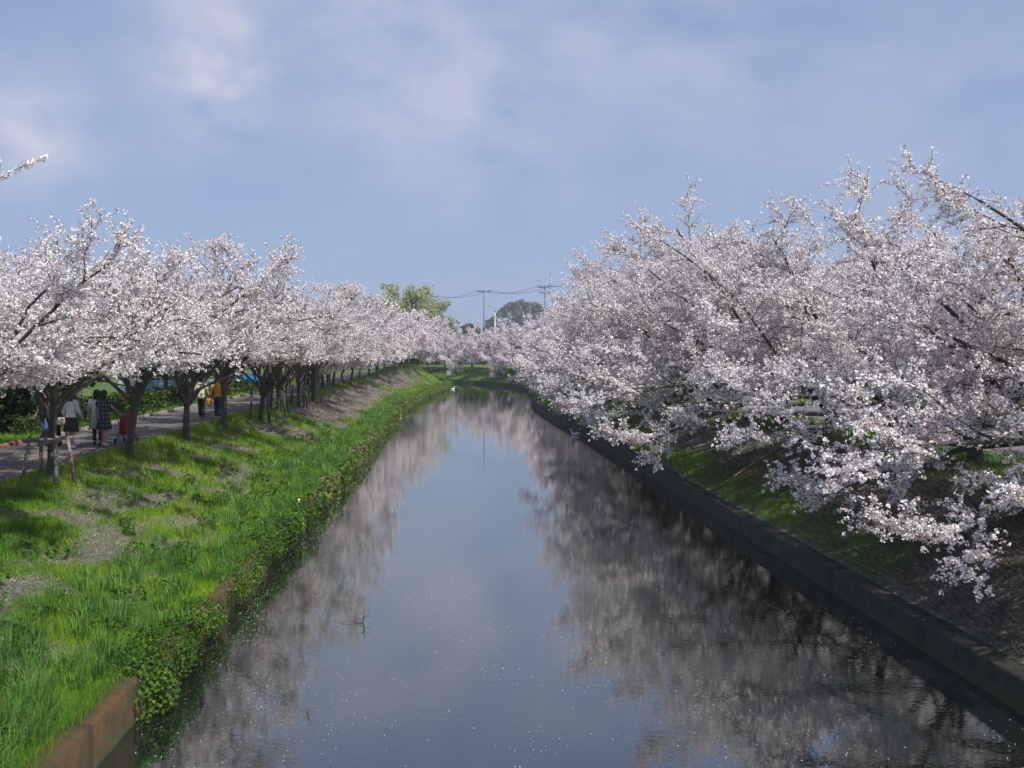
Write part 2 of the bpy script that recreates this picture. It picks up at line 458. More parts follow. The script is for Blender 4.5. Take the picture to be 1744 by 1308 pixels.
def cover_right(y, d):
    n = cov_n.fbm(y * .5 + 30, d * .8 + 9, 3)
    near_wall = np.interp(d, [.35, .6, 1.4, 2.2], [.2, 1, .9, 0]) * np.interp(y, [17, 21, 200, 300], [0, 1, 1, 1])
    top = np.interp(d, [3.6, 4.6], [0, .8])
    return np.clip(near_wall + top + np.interp(y, [38, 55], [0, .7]) + (n - .5) * 1.4 - .1, 0, 1)

def sweep_bank(name, P, Nn, covf, right):
    P = np.vstack([P[::2], P[-1:]]); Nn = np.vstack([Nn[::2], Nn[-1:]])
    D = np.concatenate([[.28], np.linspace(.5, 5.1, 22), [5.8, 6.6]])
    V = np.zeros((len(P), len(D), 3)); cov = np.zeros((len(P), len(D)))
    yy = P[:, 1]
    for j, d in enumerate(D):
        V[:, j, :2] = P + Nn * d
        V[:, j, 2] = profile(np.full(len(P), d), yy, right)
        cov[:, j] = covf(yy, np.full(len(P), d))
    n, m = len(P), len(D)
    i = np.arange(n - 1)[:, None] * m; j = np.arange(m - 1)[None]
    q = np.stack([i + j, i + m + j, i + m + j + 1, i + j + 1], -1).reshape(-1, 4)
    if not right: q = q[:, ::-1]
    # inner skirt down below the water
    me = mk_mesh(name, V.reshape(-1, 3), q, M_ground, True, {'cover': cov.ravel()})
    o = link(name, me); tag(o, kind='structure')
    return V[:, -1]
eL = sweep_bank('left_bank', LB, NL, cover_left, False)
eR = sweep_bank('right_bank', RB, NR, cover_right, True)
def ngon(name, pts, mat):
    bm = bmesh.new()
    vs = [bm.verts.new(p) for p in pts]
    f = bm.faces.new(vs)
    if f.normal.z < 0: f.normal_flip()
    bm.normal_update()
    if f.normal.z < 0: f.normal_flip()
    bmesh.ops.triangulate(bm, faces=[f])
    me = bpy.data.meshes.new(name); bm.to_mesh(me); bm.free(); me.materials.append(mat)
    return tag(link(name, me), kind='structure')
eLs = [tuple(p) for p in eL[::2]] + [tuple(eL[-1])]
eRs = [tuple(p) for p in eR[::2]] + [tuple(eR[-1])]
eLs = [(x, y, TOP) for x, y, z in eLs]; eRs = [(x, y, TOP) for x, y, z in eRs]
ngon('ground', eLs + [(-3500, eLs[-1][1], TOP), (-3500, -40, TOP)], M_field)
ngon('ground', [tuple(p) for p in eRs] + [(-3500, eRs[-1][1], TOP), (-3500, 4500, TOP), (3500, 4500, TOP), (3500, -40, TOP)], M_field)
# water
me = mk_mesh('water', [(-420, -45, 0), (14, -45, 0), (14, 190, 0), (-420, 190, 0)], np.array([[0, 1, 2, 3]]), M_water)
tag(link('water', me), kind='structure')

# canal walls: blocks of 4 m with open joints
def wall_blocks(P, Nn, mat, group, y0, y1, w, h, label, category, joint=.0025):
    root = thing(group, label, category)
    step = 10
    i = 0
    idx = [k for k in range(0, len(P) - step, step) if y0 < P[k][1] < y1]
    for c, k in enumerate(idx):
        seg = P[k:k + step + 1]; nn = Nn[k:k + step + 1]
        seg = seg.copy()
        t = seg[-1] - seg[0]; t /= np.linalg.norm(t)
        seg[0] += t * joint; seg[-1] -= t * joint
        hh = h + RNG.uniform(-.008, .008); off = RNG.uniform(-.006, .006)
        rows = []
        for d, z in ((0.02 + off, -1.0), (0 + off, hh - .025), (.025 + off, hh), (w, hh + .004), (w, -1.0)):
            rows.append(np.column_stack([seg + nn * d, np.full(len(seg), z)]))
        for q_ in (1, 2): rows[q_] = rows[q_] + RNG.normal(0, .006, rows[q_].shape) * np.array([1, .3, 1])
        V = np.array(rows); m = len(seg)
        q = []
        for r in range(4):
            for a in range(m - 1): q.append((r * m + a, r * m + a + 1, (r + 1) * m + a + 1, (r + 1) * m + a))
        q = np.array(q)
        caps = np.array([(0, m, 4 * m, 4 * m), (0, 0, 0, 0)])[:0]
        fs = [q]
        e = np.array([[0, m, 2 * m, 3 * m, 4 * m], [5 * m - 1, 4 * m - 1, 3 * m - 1, 2 * m - 1, m - 1]])
        fs.append(e)
        link('concrete_block', mk_mesh('concrete_block', V.reshape(-1, 3), fs, mat), root)
    return root
wall_blocks(LB, NL, M_wall_l, 'canal_wall', -20, 152, .30, .56, 'low rust stained concrete canal wall along the grassy left bank, half hidden by weeds', 'canal wall')
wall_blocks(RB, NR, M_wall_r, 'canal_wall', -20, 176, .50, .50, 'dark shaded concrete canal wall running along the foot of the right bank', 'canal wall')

# ------------------------------------------------------------------ paths with edging
def strip(name, x0, x1, y0, y1, mat, n=120, wob=.05, z=TOP + .006):
    ys = np.linspace(y0, y1, n)
    a = x0 + wob * (rel(ys * .4, ys * 0 + 2) - .5) * 2; b = x1 + wob * (rel(ys * .4, ys * 0 + 9) - .5) * 2
    V = np.vstack([np.column_stack([a, ys, np.full(n, z)]), np.column_stack([b, ys, np.full(n, z)])])
    i = np.arange(n - 1)
    q = np.stack([i, i + n, i + n + 1, i + 1], 1)
    return tag(link(name, mk_mesh(name, V, q, mat)), kind='structure')
# left: -9.6 .. -12.7
lpath = strip('left_path', -12.7, -9.55, -40, 120, M_path)
rpath = strip('right_path', 14.6, 18.4, -40, 190, M_path)
M_brick = simple('red_edging', (.20, .085, .055), .85, .35, 9, .01)
M_estone = simple('grey_edging', (.20, .175, .15), .9, .3, 9, .01)
def edging_mesh(name, mat, l, w, h, seed):
    r = random.Random(seed)
    b = MB()
    pts = [(-l / 2, 0), (l / 2, 0)]
    prof = [(-w / 2, -.05), (-w / 2 * .95, h * .7), (-w / 4, h), (w / 4, h), (w / 2 * .95, h * .7), (w / 2, -.05)]
    V = [(y, x * 1.0 + r.uniform(-.01, .01), z + r.uniform(-.012, .012)) for x in (-l / 2, -l / 2 + .03, l / 2 - .03, l / 2) for (y, z) in prof]
    V = [(v[0] * (.9 if i // 6 in (0, 3) else 1), v[1], v[2] - (.02 if i // 6 in (0, 3) else 0)) for i, v in enumerate(V)]
    q = []
    for a in range(3):
        for k in range(5): q.append((a * 6 + k, a * 6 + k + 1, (a + 1) * 6 + k + 1, (a + 1) * 6 + k))
    b.add(V, q)
    me = mk_mesh(name, np.array(V), [np.array(q), np.array([[5, 4, 3, 2, 1, 0], [18, 19, 20, 21, 22, 23]])], mat)
    return me
e_red = [edging_mesh('edging_stone', M_brick, .40, .16, .12, s) for s in range(3)]
e_gry = [edging_mesh('edging_stone', M_estone, .40, .16, .11, s + 5) for s in range(3)]
k = 0
for y in np.arange(18, 62, .43):
    red = y < 30.5
    o = link('edging_stone', (e_red if red else e_gry)[k % 3], lpath, (-12.78 + RNG.uniform(-.03, .03), y, TOP))
    o.rotation_euler = (0, 0, RNG.uniform(-.08, .08)); k += 1
e_kerb = edging_mesh('kerb_stone', M_estone, .58, .12, .035, 9)
for y in np.arange(18, 48, .6):
    o = link('kerb_stone', e_kerb, lpath, (-9.48, y, TOP)); o.rotation_euler = (0, 0, RNG.uniform(-.02, .02))
for y in np.arange(14, 50, .6):
    o = link('kerb_stone', e_kerb, rpath, (14.5, y, TOP)); o.rotation_euler = (0, 0, RNG.uniform(-.02, .02))

# ------------------------------------------------------------------ leaf / blade builders (numpy)
def rand_dirs(rng, n):
    v = rng.normal(size=(n, 3)); return v / (np.linalg.norm(v, axis=1)[:, None] + 1e-9)
def quads_at(rng, P, size, tint, flat=0.0, aspect=1.0, normal_bias=None):
    """one small bent leaf / flower quad per point, random orientation"""
    n = len(P)
    nrm = rand_dirs(rng, n)
    if normal_bias is not None: nrm = nrm + normal_bias; nrm /= np.linalg.norm(nrm, axis=1)[:, None] + 1e-9
    if flat: nrm[:, 2] += flat; nrm /= np.linalg.norm(nrm, axis=1)[:, None]
    u = np.cross(nrm, rand_dirs(rng, n)); u /= np.linalg.norm(u, axis=1)[:, None] + 1e-9
    v = np.cross(nrm, u)
    s = (size * rng.uniform(.7, 1.3, n))[:, None] / 2
    a = P - u * s * aspect; c = P + u * s * aspect
    b = P - v * s + nrm * s * .25; d = P + v * s + nrm * s * .25
    V = np.stack([a, b, c, d], 1).reshape(-1, 3)
    F = np.arange(4 * n).reshape(n, 4)
    return V, F, np.repeat(tint, 4)
def blades(rng, P, h, w, lean, az=None, bent=False, leanvar=.5, dirv=None):
    n = len(P)
    az = rng.uniform(0, 2 * math.pi, n) if az is None else az
    la = lean * rng.uniform(1 - leanvar, 1 + leanvar, n)
    hh = h * rng.uniform(.55, 1.3, n); ww = w * rng.uniform(.7, 1.3, n)
    d = np.stack([np.cos(az), np.sin(az)], 1)
    wz = az + rng.uniform(.9, 2.2, n)
    wv = np.stack([np.cos(wz), np.sin(wz), np.zeros(n)], 1) * ww[:, None] / 2
    sl, cl = np.sin(la), np.cos(la)
    if not bent:
        tip = P + np.column_stack([d * (hh * sl)[:, None], hh * cl])
        V = np.stack([P - wv, P + wv, tip], 1).reshape(-1, 3)
        return V, np.arange(3 * n).reshape(n, 3), None
    sm = np.sin(la * .45); cm = np.cos(la * .45)
    mid = P + np.column_stack([d * (hh * .55 * sm)[:, None], hh * .55 * cm])
    s2 = np.sin(la * 1.7); c2 = np.cos(la * 1.7)
    tip = mid + np.column_stack([d * (hh * .5 * s2)[:, None], hh * .5 * c2])
    V = np.stack([P - wv, P + wv, mid + wv * .8, mid - wv * .8, tip], 1).reshape(-1, 3)
    b = np.arange(n)[:, None] * 5
    return V, [b + np.array([[0, 1, 2, 3]]), b + np.array([[3, 2, 4]])], None
class Bag:
    def __init__(s): s.V = []; s.F = {3: [], 4: []}; s.T = []; s.n = 0
    def add(s, V, F, T):
        for f in (F if isinstance(F, list) else [F]): s.F[f.shape[1]].append(f + s.n)
        s.V.append(V); s.T.append(T); s.n += len(V)
    def mesh(s, name, mat):
        return mk_mesh(name, np.vstack(s.V), [np.vstack(f) for f in s.F.values() if f], mat, False, {'tint': np.concatenate(s.T)})

# positions on a bank
def bank_points(rng, P, Nn, y0, y1, d0, d1, dens, right, maskf=None):
    sel = (P[:, 1] >= y0) & (P[:, 1] <= y1)
    idx = np.nonzero(sel)[0]
    idx = idx[idx < 520]
    n = int(dens * len(idx) * .4 * (d1 - d0))
    k = rng.choice(idx, n); f = rng.random(n)
    k2 = np.minimum(k + 1, len(P) - 1)
    base = P[k] * (1 - f)[:, None] + P[k2] * f[:, None]
    d = rng.uniform(d0, d1, n)
    yy = base[:, 1]
    if maskf is not None:
        keep = rng.random(n) < maskf(yy, d)
        base, d, yy, k = base[keep], d[keep], yy[keep], k[keep]
    xy = base + Nn[k] * d[:, None]
    z = profile(d, yy, right) - .015
    return np.column_stack([xy, z]), d, yy

rg = np.random.default_rng(21)
tn = VN(31)
def patch_tint(y, d, base, amp, rng):
    t = base + (tn.fbm(y * .5, d * .9, 2) - .5) * amp + rng.normal(0, .10, len(y))
    return np.clip(t, .14, 1)
# ---- left bank short grass (horsetail like fluff), three densities by distance
bag = Bag()
def hm(y, d): return cover_left(y, d)
for (y0, y1, dens, h, w, bent) in ((7, 15, 1900, .17, .006, False), (15, 24, 1300, .17, .009, False), (24, 40, 620, .18, .015, False), (40, 75, 260, .19, .026, False), (75, 158, 90, .22, .06, False)):
    P, d, yy = bank_points(rg, LB, NL, y0, y1, .14 if y0 < 30 else .06, 5.0, dens, False, hm)
    hgt = h * (0.55 + .9 * tn.fbm(yy * 1.3 + 5, d * 1.6, 2))
    V, F, _ = blades(rg, P, 1.0, w, .45)
    # scale heights
    n = len(P); V3 = V.reshape(n, 3, 3)
    V3[:, 2] = P + (V3[:, 2] - P) * hgt[:, None]
    t = patch_tint(yy, d, .55, .9, rg)
    dry = rg.random(n) < np.interp(d, [3.2, 4.8], [.04, .28]) * (tn(yy * .3, d) > .3)
    t[dry] = rg.uniform(0, .1, dry.sum())
    bag.add(V3.reshape(-1, 3), F, np.repeat(t, 3))
tag(link('grass', bag.mesh('grass', M_grass)), 'bright green short grass and horsetail covering the left bank slope', 'grass', kind='stuff')
# verge beyond the left path and right bank flats
bag = Bag()
def flat_grass(x0, x1, y0, y1, dens, h, w, tb=.45):
    n = int((x1 - x0) * (y1 - y0) * dens)
    P = np.column_stack([rg.uniform(x0, x1, n), rg.uniform(y0, y1, n), np.full(n, TOP - .01)])
    V, F, _ = blades(rg, P, h, w, .5)
    bag.add(V, F, np.repeat(patch_tint(P[:, 1], P[:, 0], tb, .9, rg), 3))
flat_grass(-17, -12.9, 20, 40, 180, .16, .022)
flat_grass(-22, -12.9, 40, 90, 26, .2, .06)
flat_grass(-9.5, -9.15, 14, 60, 400, .12, .014)
flat_grass(12.6, 14.45, 14, 60, 220, .15, .016, .4)
flat_grass(18.5, 24, 20, 70, 60, .18, .04, .5)
tag(link('verge_grass', bag.mesh('verge_grass', M_grass)), 'green grass verges beside the paths', 'grass', kind='stuff')

gaps = [(10.2, 13.25), (18.1, 18.95), (28.8, 30.2), (44.5, 45.5)]
# ---- long grass tussocks
bag = Bag()
def tussock(x, y, z, r, h, n, w, tb):
    a = rg.uniform(0, 2 * math.pi, n); q = np.sqrt(rg.random(n)) * r
    P = np.column_stack([x + q * np.cos(a), y + q * np.sin(a), np.full(n, z)])
    a2 = a + rg.normal(0, .5, n)
    V, F, _ = blades(rg, P, h, w, .25 + .55 * (q / r).mean(), a2, True, .8)
    bag.add(V, F, np.repeat(np.clip(tb + rg.normal(0, .2, n), 0, 1), 5))
def at_bank(y, d):
    i = int(np.argmin(abs(LB[:250, 1] - y))); p = LB[i] + NL[i] * d
    return p[0], y, float(profile(d, y))
for y in np.arange(7.6, 16.4, .27):
    for d in np.arange(.55, 3.6, .36):
        edge = .55 + max(0, (y - 12.2)) * .5
        if d < edge: continue
        if rg.random() < np.interp(y + d * .45, [13.2, 16.2], [.95, .0]):
            x, yy, z = at_bank(y + rg.uniform(-.1, .1), d + rg.uniform(-.12, .12))
            tussock(x, yy, z - .02, .18, rg.uniform(.34, .58), 85, .009, rg.uniform(.2, .9))
for y in np.arange(13.2, 40, .36):
    for d in (.2, .5, .85, 1.2, 1.6):
        if d < .5 and any(a - .3 < y < b + .3 for a, b in gaps): continue
        if rg.random() < .55:
            x, yy, z = at_bank(y + rg.uniform(-.2, .2), d + rg.uniform(-.2, .2))
            tussock(x, yy, z, .14, rg.uniform(.28, .48), 45, .013, rg.uniform(.3, .85))
for i in range(70):
    x, yy, z = at_bank(rg.uniform(13, 36), rg.uniform(1.4, 4.4))
    tussock(x, yy, z, .12, rg.uniform(.18, .32), 26, .012, rg.uniform(.2, .9))
for i in range(420):
    x, yy, z = at_bank(rg.uniform(36, 92), rg.uniform(.0, 1.3))
    tussock(x, yy, z, .22, rg.uniform(.25, .45), 16, .03, rg.uniform(.4, 1.0))
tag(link('long_grass', bag.mesh('long_grass', M_longgrass)), 'long arching blue green grass on the lower left bank', 'grass', kind='stuff')

# ---- leafy weeds mounding over the left wall
bag = Bag()
y = 8.0
while y < 146:
    r = rg.uniform(.20, .54) * (1 + .004 * y)
    ing = any(a - .1 < y < b + .1 for a, b in gaps) or rg.random() < .12
    if not ing:
        i = int(np.argmin(abs(LB[:440, 1] - y)))
        dd = rg.uniform(.02, .3)
        cpt = np.array([*(LB[i] + NL[i] * dd), rg.uniform(.30, .48)])
        near = y < 30
        n = int((800 if y < 22 else 480 if near else 90) * (r / .4) ** 2)
        dr = rand_dirs(rg, n)
        rad = r * (1 - .35 * rg.random(n) ** 2) * (1 + .22 * np.sin(dr[:, 0] * 7 + y) * np.sin(dr[:, 1] * 6 + 2 * y))
        P = cpt + dr * rad[:, None] * np.array([.95, 1.2, .80])
        P = P[P[:, 2] > .03]
        n = len(P)
        V, F, T = quads_at(rg, P, (.040 if y < 22 else .055 if near else .10) * rg.choice([.7, .9, 1.15]), np.clip(rg.normal((.45 if y < 32 else .75) + .8 * (rg.random() - .5), .18, n), 0, 1), aspect=1.3, normal_bias=(P - cpt) / r * 1.2 + np.array([0, 0, .5]))
        bag.add(V, F, T)
    y += r * (.75 if y < 40 else 1.0)
# scattered broad-leaf weeds up the slope
for i in range(150):
    x, yy, z = at_bank(rg.uniform(10, 48), min(4.6, .6 + abs(rg.normal(0, 1.2))))
    n = int(rg.uniform(30, 90)); r = rg.uniform(.1, .26)
    P = np.array([x, yy, z]) + rand_dirs(rg, n) * r * np.array([1, 1, .6]) + np.array([0, 0, r * .5])
    V, F, T = quads_at(rg, P, .06, np.clip(rg.normal(.6, .2, n), 0, .9), aspect=1.5, flat=.8)
    bag.add(V, F, T)
tag(link('leafy_weeds', bag.mesh('leafy_weeds', M_weed)), 'low leafy weeds mounding over the edge of the left canal wall', 'weeds', kind='stuff')

# ---- dry straw: bare patches on the left, whole slope on the right
bag = Bag()
def straw(P, h, w, azc, azs, lift=1.35):
    n = len(P)
    az = rg.normal(azc, azs, n)
    V, F, _ = blades(rg, P + np.array([0, 0, .03]), h, w, lift, az, False, .12)
    bag.add(V, F, np.repeat(rg.random(n), 3))
def bare(y, d): return np.clip(1 - cover_left(y, d), 0, 1)
P, d, yy = bank_points(rg, LB, NL, 8, 30, .8, 4.8, 420, False, bare); straw(P, .24, .008, .3, 1.3)
P, d, yy = bank_points(rg, LB, NL, 30, 125, .8, 4.8, 120, False, bare); straw(P, .4, .02, .0, .9)
P, d, yy = bank_points(rg, RB, NR, 8, 34, .5, 4.9, 330, True, lambda y, d: np.clip(1.1 - cover_right(y, d), .12, 1)); straw(P, .50, .018, -2.5, .30, 1.2)
P, d, yy = bank_points(rg, RB, NR, 34, 110, .5, 4.9, 60, True, lambda y, d: np.clip(1.1 - cover_right(y, d), .1, 1)); straw(P, .5, .03, -2.5, .4, 1.2)
tag(link('dry_straw', bag.mesh('dry_straw', M_straw)), 'flattened dry brown stems lying on the canal slopes', 'dry grass', kind='stuff')
bag = Bag()
for (y0, y1, dens, h, w) in ((12, 34, 380, .16, .012), (34, 80, 130, .2, .03), (80, 185, 50, .26, .07)):
    P, d, yy = bank_points(rg, RB, NR, y0, y1, .45, 5.0, dens, True, cover_right)
    V, F, _ = blades(rg, P, h, w, .5)
    bag.add(V, F, np.repeat(patch_tint(yy, d, .45, .8, rg), 3))
tag(link('grass', bag.mesh('grass', M_grass)), 'shaded green grass on the right bank above the wall', 'grass', kind='stuff')

# ---- clods and small stones on the bare patches
P, d, yy = bank_points(rg, LB, NL, 9, 30, .8, 4.8, 90, False, bare)
n = len(P); a = rg.uniform(.012, .04, n)
off = rg.normal(0, 1, (n, 4, 3)); off /= np.linalg.norm(off, axis=2)[..., None]; off[:, :3, 2] *= .3; off[:, 3] = (0, 0, 1)
V = (P[:, None] + np.array([0, 0, .012]) + off * a[:, None, None]).reshape(-1, 3)
b4 = np.arange(n)[:, None] * 4
me = mk_mesh('clods', V, np.vstack([b4 + np.array([[0, 1, 2]]), b4 + np.array([[0, 1, 3]]), b4 + np.array([[1, 2, 3]]), b4 + np.array([[2, 0, 3]])]), simple('clod', (.16, .145, .125), .95, .4, 3))
tag(link('clods', me), 'small clods and stones on the bare patches of the left slope', 'stones', kind='stuff')

# ---- petals on the water
n = 16000
yy = 8 + 70 * rg.random(n) ** 1.6
edge = rg.random(n) < .45
xx = np.where(edge, -4.2 + np.abs(rg.normal(0, .8, n)), rg.uniform(-4.2, 7.7, n))
cl_ = tn.fbm(xx * 1.1, yy * .5, 3)
keep = rg.random(n) < np.clip((cl_ - .42) * 6, .10, 1)
P = np.column_stack([xx, yy, np.full(n, .004)])[keep]
P = P[(P[:, 0] > -4.25) & (P[:, 0] < 7.5)]
n = len(P); a = rg.uniform(0, 6.28, n); s = rg.uniform(.005, .012, n)
u = np.column_stack([np.cos(a) * s, np.sin(a) * s, np.zeros(n)]); v = np.column_stack([-np.sin(a) * s * .7, np.cos(a) * s * .7, np.zeros(n)])
V = np.stack([P - u, P - v, P + u + np.array([0, 0, .003]), P + v], 1).reshape(-1, 3)
me = mk_mesh('floating_petals', V, np.arange(4 * n).reshape(n, 4), M_petal, False, {'tint': np.full(4 * n, .8)})
tag(link('floating_petals', me), 'fallen white cherry petals floating on the water', 'petals', kind='stuff')

# ------------------------------------------------------------------ cherry trees
def norm(v): return v / (np.linalg.norm(v) + 1e-9)
def grow(rng, p, d, L_, n, r0, r1, wob, trop, tropz=0.0):
    pts = [p]; st = L_ / n
    for i in range(n):
        d = norm(d + rng.normal(0, wob, 3) + np.array([0, 0, trop + tropz * i / n]))
        p = p + d * st
        pts.append(p)
    return np.array(pts), np.linspace(r0, r1, n + 1)
def side_dir(rng, d, ang):
    a = np.cross(d, norm(rng.normal(size=3))); a = norm(a)
    return norm(d * math.cos(ang) + a * math.sin(ang))
def skeleton(seed, limbs, trunk_h=1.4, t0=.16, flat=.8, r0=.15, n2=7, n3=6, n4=4, lean=(0, 0), f2=.42, f3=.45, tw=(.30, .62), zmax=99, zmin=None, up=.03):
    """limbs: list of (azimuth deg, elevation deg, length, tropism)"""
    rng = np.random.default_rng(seed)
    wood = []; bloom = []
    tp, tr = grow(rng, np.array([0, 0, -.25]), norm(np.array([lean[0], lean[1], 1.0])), trunk_h + .25, 6, r0 * 1.25, r0 * .85, .05, .02)
    tr[0] *= 1.25; tr[1] *= 1.05
    wood.append((tp, tr, 9))
    for li, (az, el, ll, tro) in enumerate(limbs):
        base = tp[-1] if li % 3 == 0 else tp[-2 if li % 3 == 1 else -3]
        d = np.array([math.cos(R(az)) * math.cos(R(el)), math.sin(R(az)) * math.cos(R(el)), math.sin(R(el))])
        lp, lr = grow(rng, base, d, ll, 10, r0 * .62, .022, .075, tro)
        wood.append((lp, lr, 6))
        lens = np.concatenate([[0], np.cumsum(np.linalg.norm(np.diff(lp, axis=0), axis=1))])
        for t in np.linspace(t0, .98, n2) + rng.uniform(-.03, .03, n2):
            t = min(.99, t); k = t * 10; i = int(k); f = k - i
            if i >= 10: i, f = 9, 1
            p = lp[i] * (1 - f) + lp[i + 1] * f; dd = norm(lp[i + 1] - lp[i])
            sd = side_dir(rng, dd, R(rng.uniform(28, 58)))
            sd = norm(sd * np.array([1, 1, flat]) + np.array([0, 0, .14]))
            l2 = ll * f2 * (1.15 - .6 * t) * rng.uniform(.75, 1.25)
            bp, br = grow(rng, p, sd, l2, 6, .014 + .018 * (1 - t) * 1.3, .008, .10, up + tro * .6)
            if zmin is not None: bp[:, 2] = np.maximum(bp[:, 2], zmin + .15 * rng.random(len(bp)))
            wood.append((bp, br, 4)); bloom.append((bp[2:], .06))
            for t3 in rng.uniform(.12, 1.0, n3):
                k3 = t3 * 6; i3 = min(5, int(k3)); f3_ = k3 - i3
                p3 = bp[i3] * (1 - f3_) + bp[i3 + 1] * f3_; d3 = norm(bp[i3 + 1] - bp[i3] + 1e-6)
                s3 = side_dir(rng, d3, R(rng.uniform(25, 60))); s3 = norm(s3 * np.array([1, 1, flat]))
                l3 = l2 * f3 * (1.2 - .5 * t3) * rng.uniform(.7, 1.35)
                cp, cr = grow(rng, p3, s3, l3, 4, .011, .005, .10, up)
                wood.append((cp, cr, 3)); bloom.append((cp, .05))
                for t4 in rng.uniform(.1, 1.0, n4):
                    k4 = t4 * 4; i4 = min(3, int(k4)); f4 = k4 - i4
                    p4 = cp[i4] * (1 - f4) + cp[i4 + 1] * f4; d4 = norm(cp[i4 + 1] - cp[i4] + 1e-6)
                    s4 = side_dir(rng, d4, R(rng.uniform(20, 60)))
                    ep, er = grow(rng, p4, s4, rng.uniform(*tw), 2, .006, .003, .10, up * 1.5)
                    wood.append((ep, er, 3)); bloom.append((ep, .045))
        bloom.append((lp[6:], .07))
    return wood, bloom
def wood_mesh(name, wood, mat, minr=0.0, ksmall=3):
    b = MB()
    for p, r, k in wood:
        if r[0] < minr: continue
        b.tube(p, r, k if k > 3 else ksmall, cap=(k > 6))
    return b.mesh(name, mat, True)
def bloom_points(rng, bloom, step):
    out = []; ctr = []
    for pts, jit in bloom:
        seg = np.linalg.norm(np.diff(pts, axis=0), axis=1); s = np.concatenate([[0], np.cumsum(seg)])
        n = max(1, int(s[-1] / step))
        t = (np.arange(n) + rng.random(n)) / n * s[-1]
        P = np.stack([np.interp(t, s, pts[:, j]) for j in range(3)], 1)
        out.append(P + rng.normal(0, jit * .55, (n, 3)))
    return np.vstack(out)
def crown_mesh(name, seed, bloom, step, per, rad, size, mat, tb=.55, keep=1.0, zmin=None):
    rng = np.random.default_rng(seed)
    Cn = bloom_points(rng, bloom, step)
    if keep < 1: Cn = Cn[rng.random(len(Cn)) < keep]
    if zmin == 'right' and keep < 1.5: Cn = Cn[Cn[:, 2] > rfloor(Cn[:, 0], seed - 1) + rng.normal(0, .12, len(Cn))]
    if zmin == 'left': Cn = Cn[Cn[:, 2] > lowcut(Cn[:, 0]) + rng.normal(0, .08, len(Cn))]
    n = len(Cn)
    P = np.repeat(Cn, per, axis=0); off = rand_dirs(rng, n * per)
    P = P + off * rad * rng.uniform(.6, 1.0, n * per)[:, None]
    ct = np.repeat(rng.normal(tb, .14, n), per) + rng.normal(0, .16, n * per)
    ct = np.clip(ct, .11, 1)
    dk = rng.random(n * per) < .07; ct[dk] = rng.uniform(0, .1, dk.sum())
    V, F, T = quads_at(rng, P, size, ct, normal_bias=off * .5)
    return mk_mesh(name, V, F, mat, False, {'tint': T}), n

def make_tree(name, label, wood, bloom, seed, step, per, rad, size, mat=None, minr=0.0, tb=.55, keep=1.0, group=None, loc=(0, 0, 0), barkm=None, zmin=None):
    t = thing(name, label, 'tree', loc, 0, group)
    link('trunk', wood_mesh('trunk', wood, barkm or M_bark, minr), t)
    me, n = crown_mesh('crown', seed, bloom, step, per, rad, size, mat or M_petal, tb, keep, zmin)
    link('crown', me, t)
    return t
STATS = []
def fan(seed, n, el0, el1, l0, l1, ax=None, boost=0.0, tro=-.02):
    r = random.Random(seed); out = []
    for i in range(n):
        az = 360.0 * i / n + r.uniform(-18, 18)
        k = 1.0
        if ax is not None: k = 1 + boost * math.cos(R(az - ax))
        out.append((az, r.uniform(el0, el1), r.uniform(l0, l1) * k, tro))
    return out

# left-bank trees: about 7 m, rounded, branches leaning over the slope (+X)
def left_spec(seed):
    return fan(seed, 7, 50, 62, 4.1, 4.8, 0, .12, -.075) + fan(seed + 50, 5, 60, 76, 3.0, 3.5, 0, 0, -.01) + [(10, 48, 4.3, -.055), (-55, 50, 4.0, -.055), (75, 50, 4.0, -.055)]
def lowcut(x): return 2.66 + CUT - .12 * np.maximum(0, x - 2.0)
CUT = 0.0
left_protos = []
for sd, th in ((101, 1.7), (202, 1.5), (303, 1.85)):
    w_, b_ = skeleton(sd, left_spec(sd), th, r0=.095, n2=7, n3=6, n4=4, lean=(.08 * (1 if sd != 202 else -1), .05), f2=.40)
    w_ = [q for q in w_ if q[2] > 4 or q[0][:, 2].min() > lowcut(q[0][:, 0].mean())]
    left_protos.append((sd, w_, b_))
# right-bank trees: about 9 m, wide, low boughs reaching over the water (-X)
def right_spec(seed):
    r = random.Random(seed)
    return [(180 + r.uniform(-14, 14), 16, 7.2, -.006), (180 + r.uniform(-50, -25), 24, 6.6, .0), (180 + r.uniform(25, 50), 24, 6.6, .0),
            (180 + r.uniform(-15, 15), 42, 7.0, .0), (180 + r.uniform(-60, -30), 46, 6.2, .0), (180 + r.uniform(30, 60), 46, 6.2, .0),
            (r.uniform(-20, 20), 40, 5.0, .0), (r.uniform(60, 90), 48, 5.0, .0), (r.uniform(-90, -60), 48, 5.0, .0), (185, 64, 5.7, .0), (20, 62, 4.9, 0), (150, 56, 5.6, 0),
            (180 + r.uniform(-10, 10), 0, 6.2, -.025)]
def rfloor(x, sd=33):
    if sd == 33: return np.interp(x, [-8, -6.6, -5.4, -3.6, 5], [3.6, 2.2, .6, 2.3, 2.7])
    if sd == 22: return np.interp(x, [-8, -6.4, -5.5, -4.8], [3.6, 2.0, .1, -1.2])
    return np.full(np.shape(x), -1.3)
right_protos = []
for sd, th in ((11, 1.3), (22, 1.6), (33, 1.15)):
    w_, b_ = skeleton(sd, right_spec(sd), th, t0=.28, flat=.5, r0=.19, n2=8, n3=7, n4=4, lean=(-.12, .03), f2=.36, f3=.45, tw=(.28, .6))
    w_ = [q for q in w_ if q[2] > 4 or q[0][:, 2].min() > rfloor(q[0][:, 0].mean(), sd)]
    right_protos.append((sd, w_, b_))

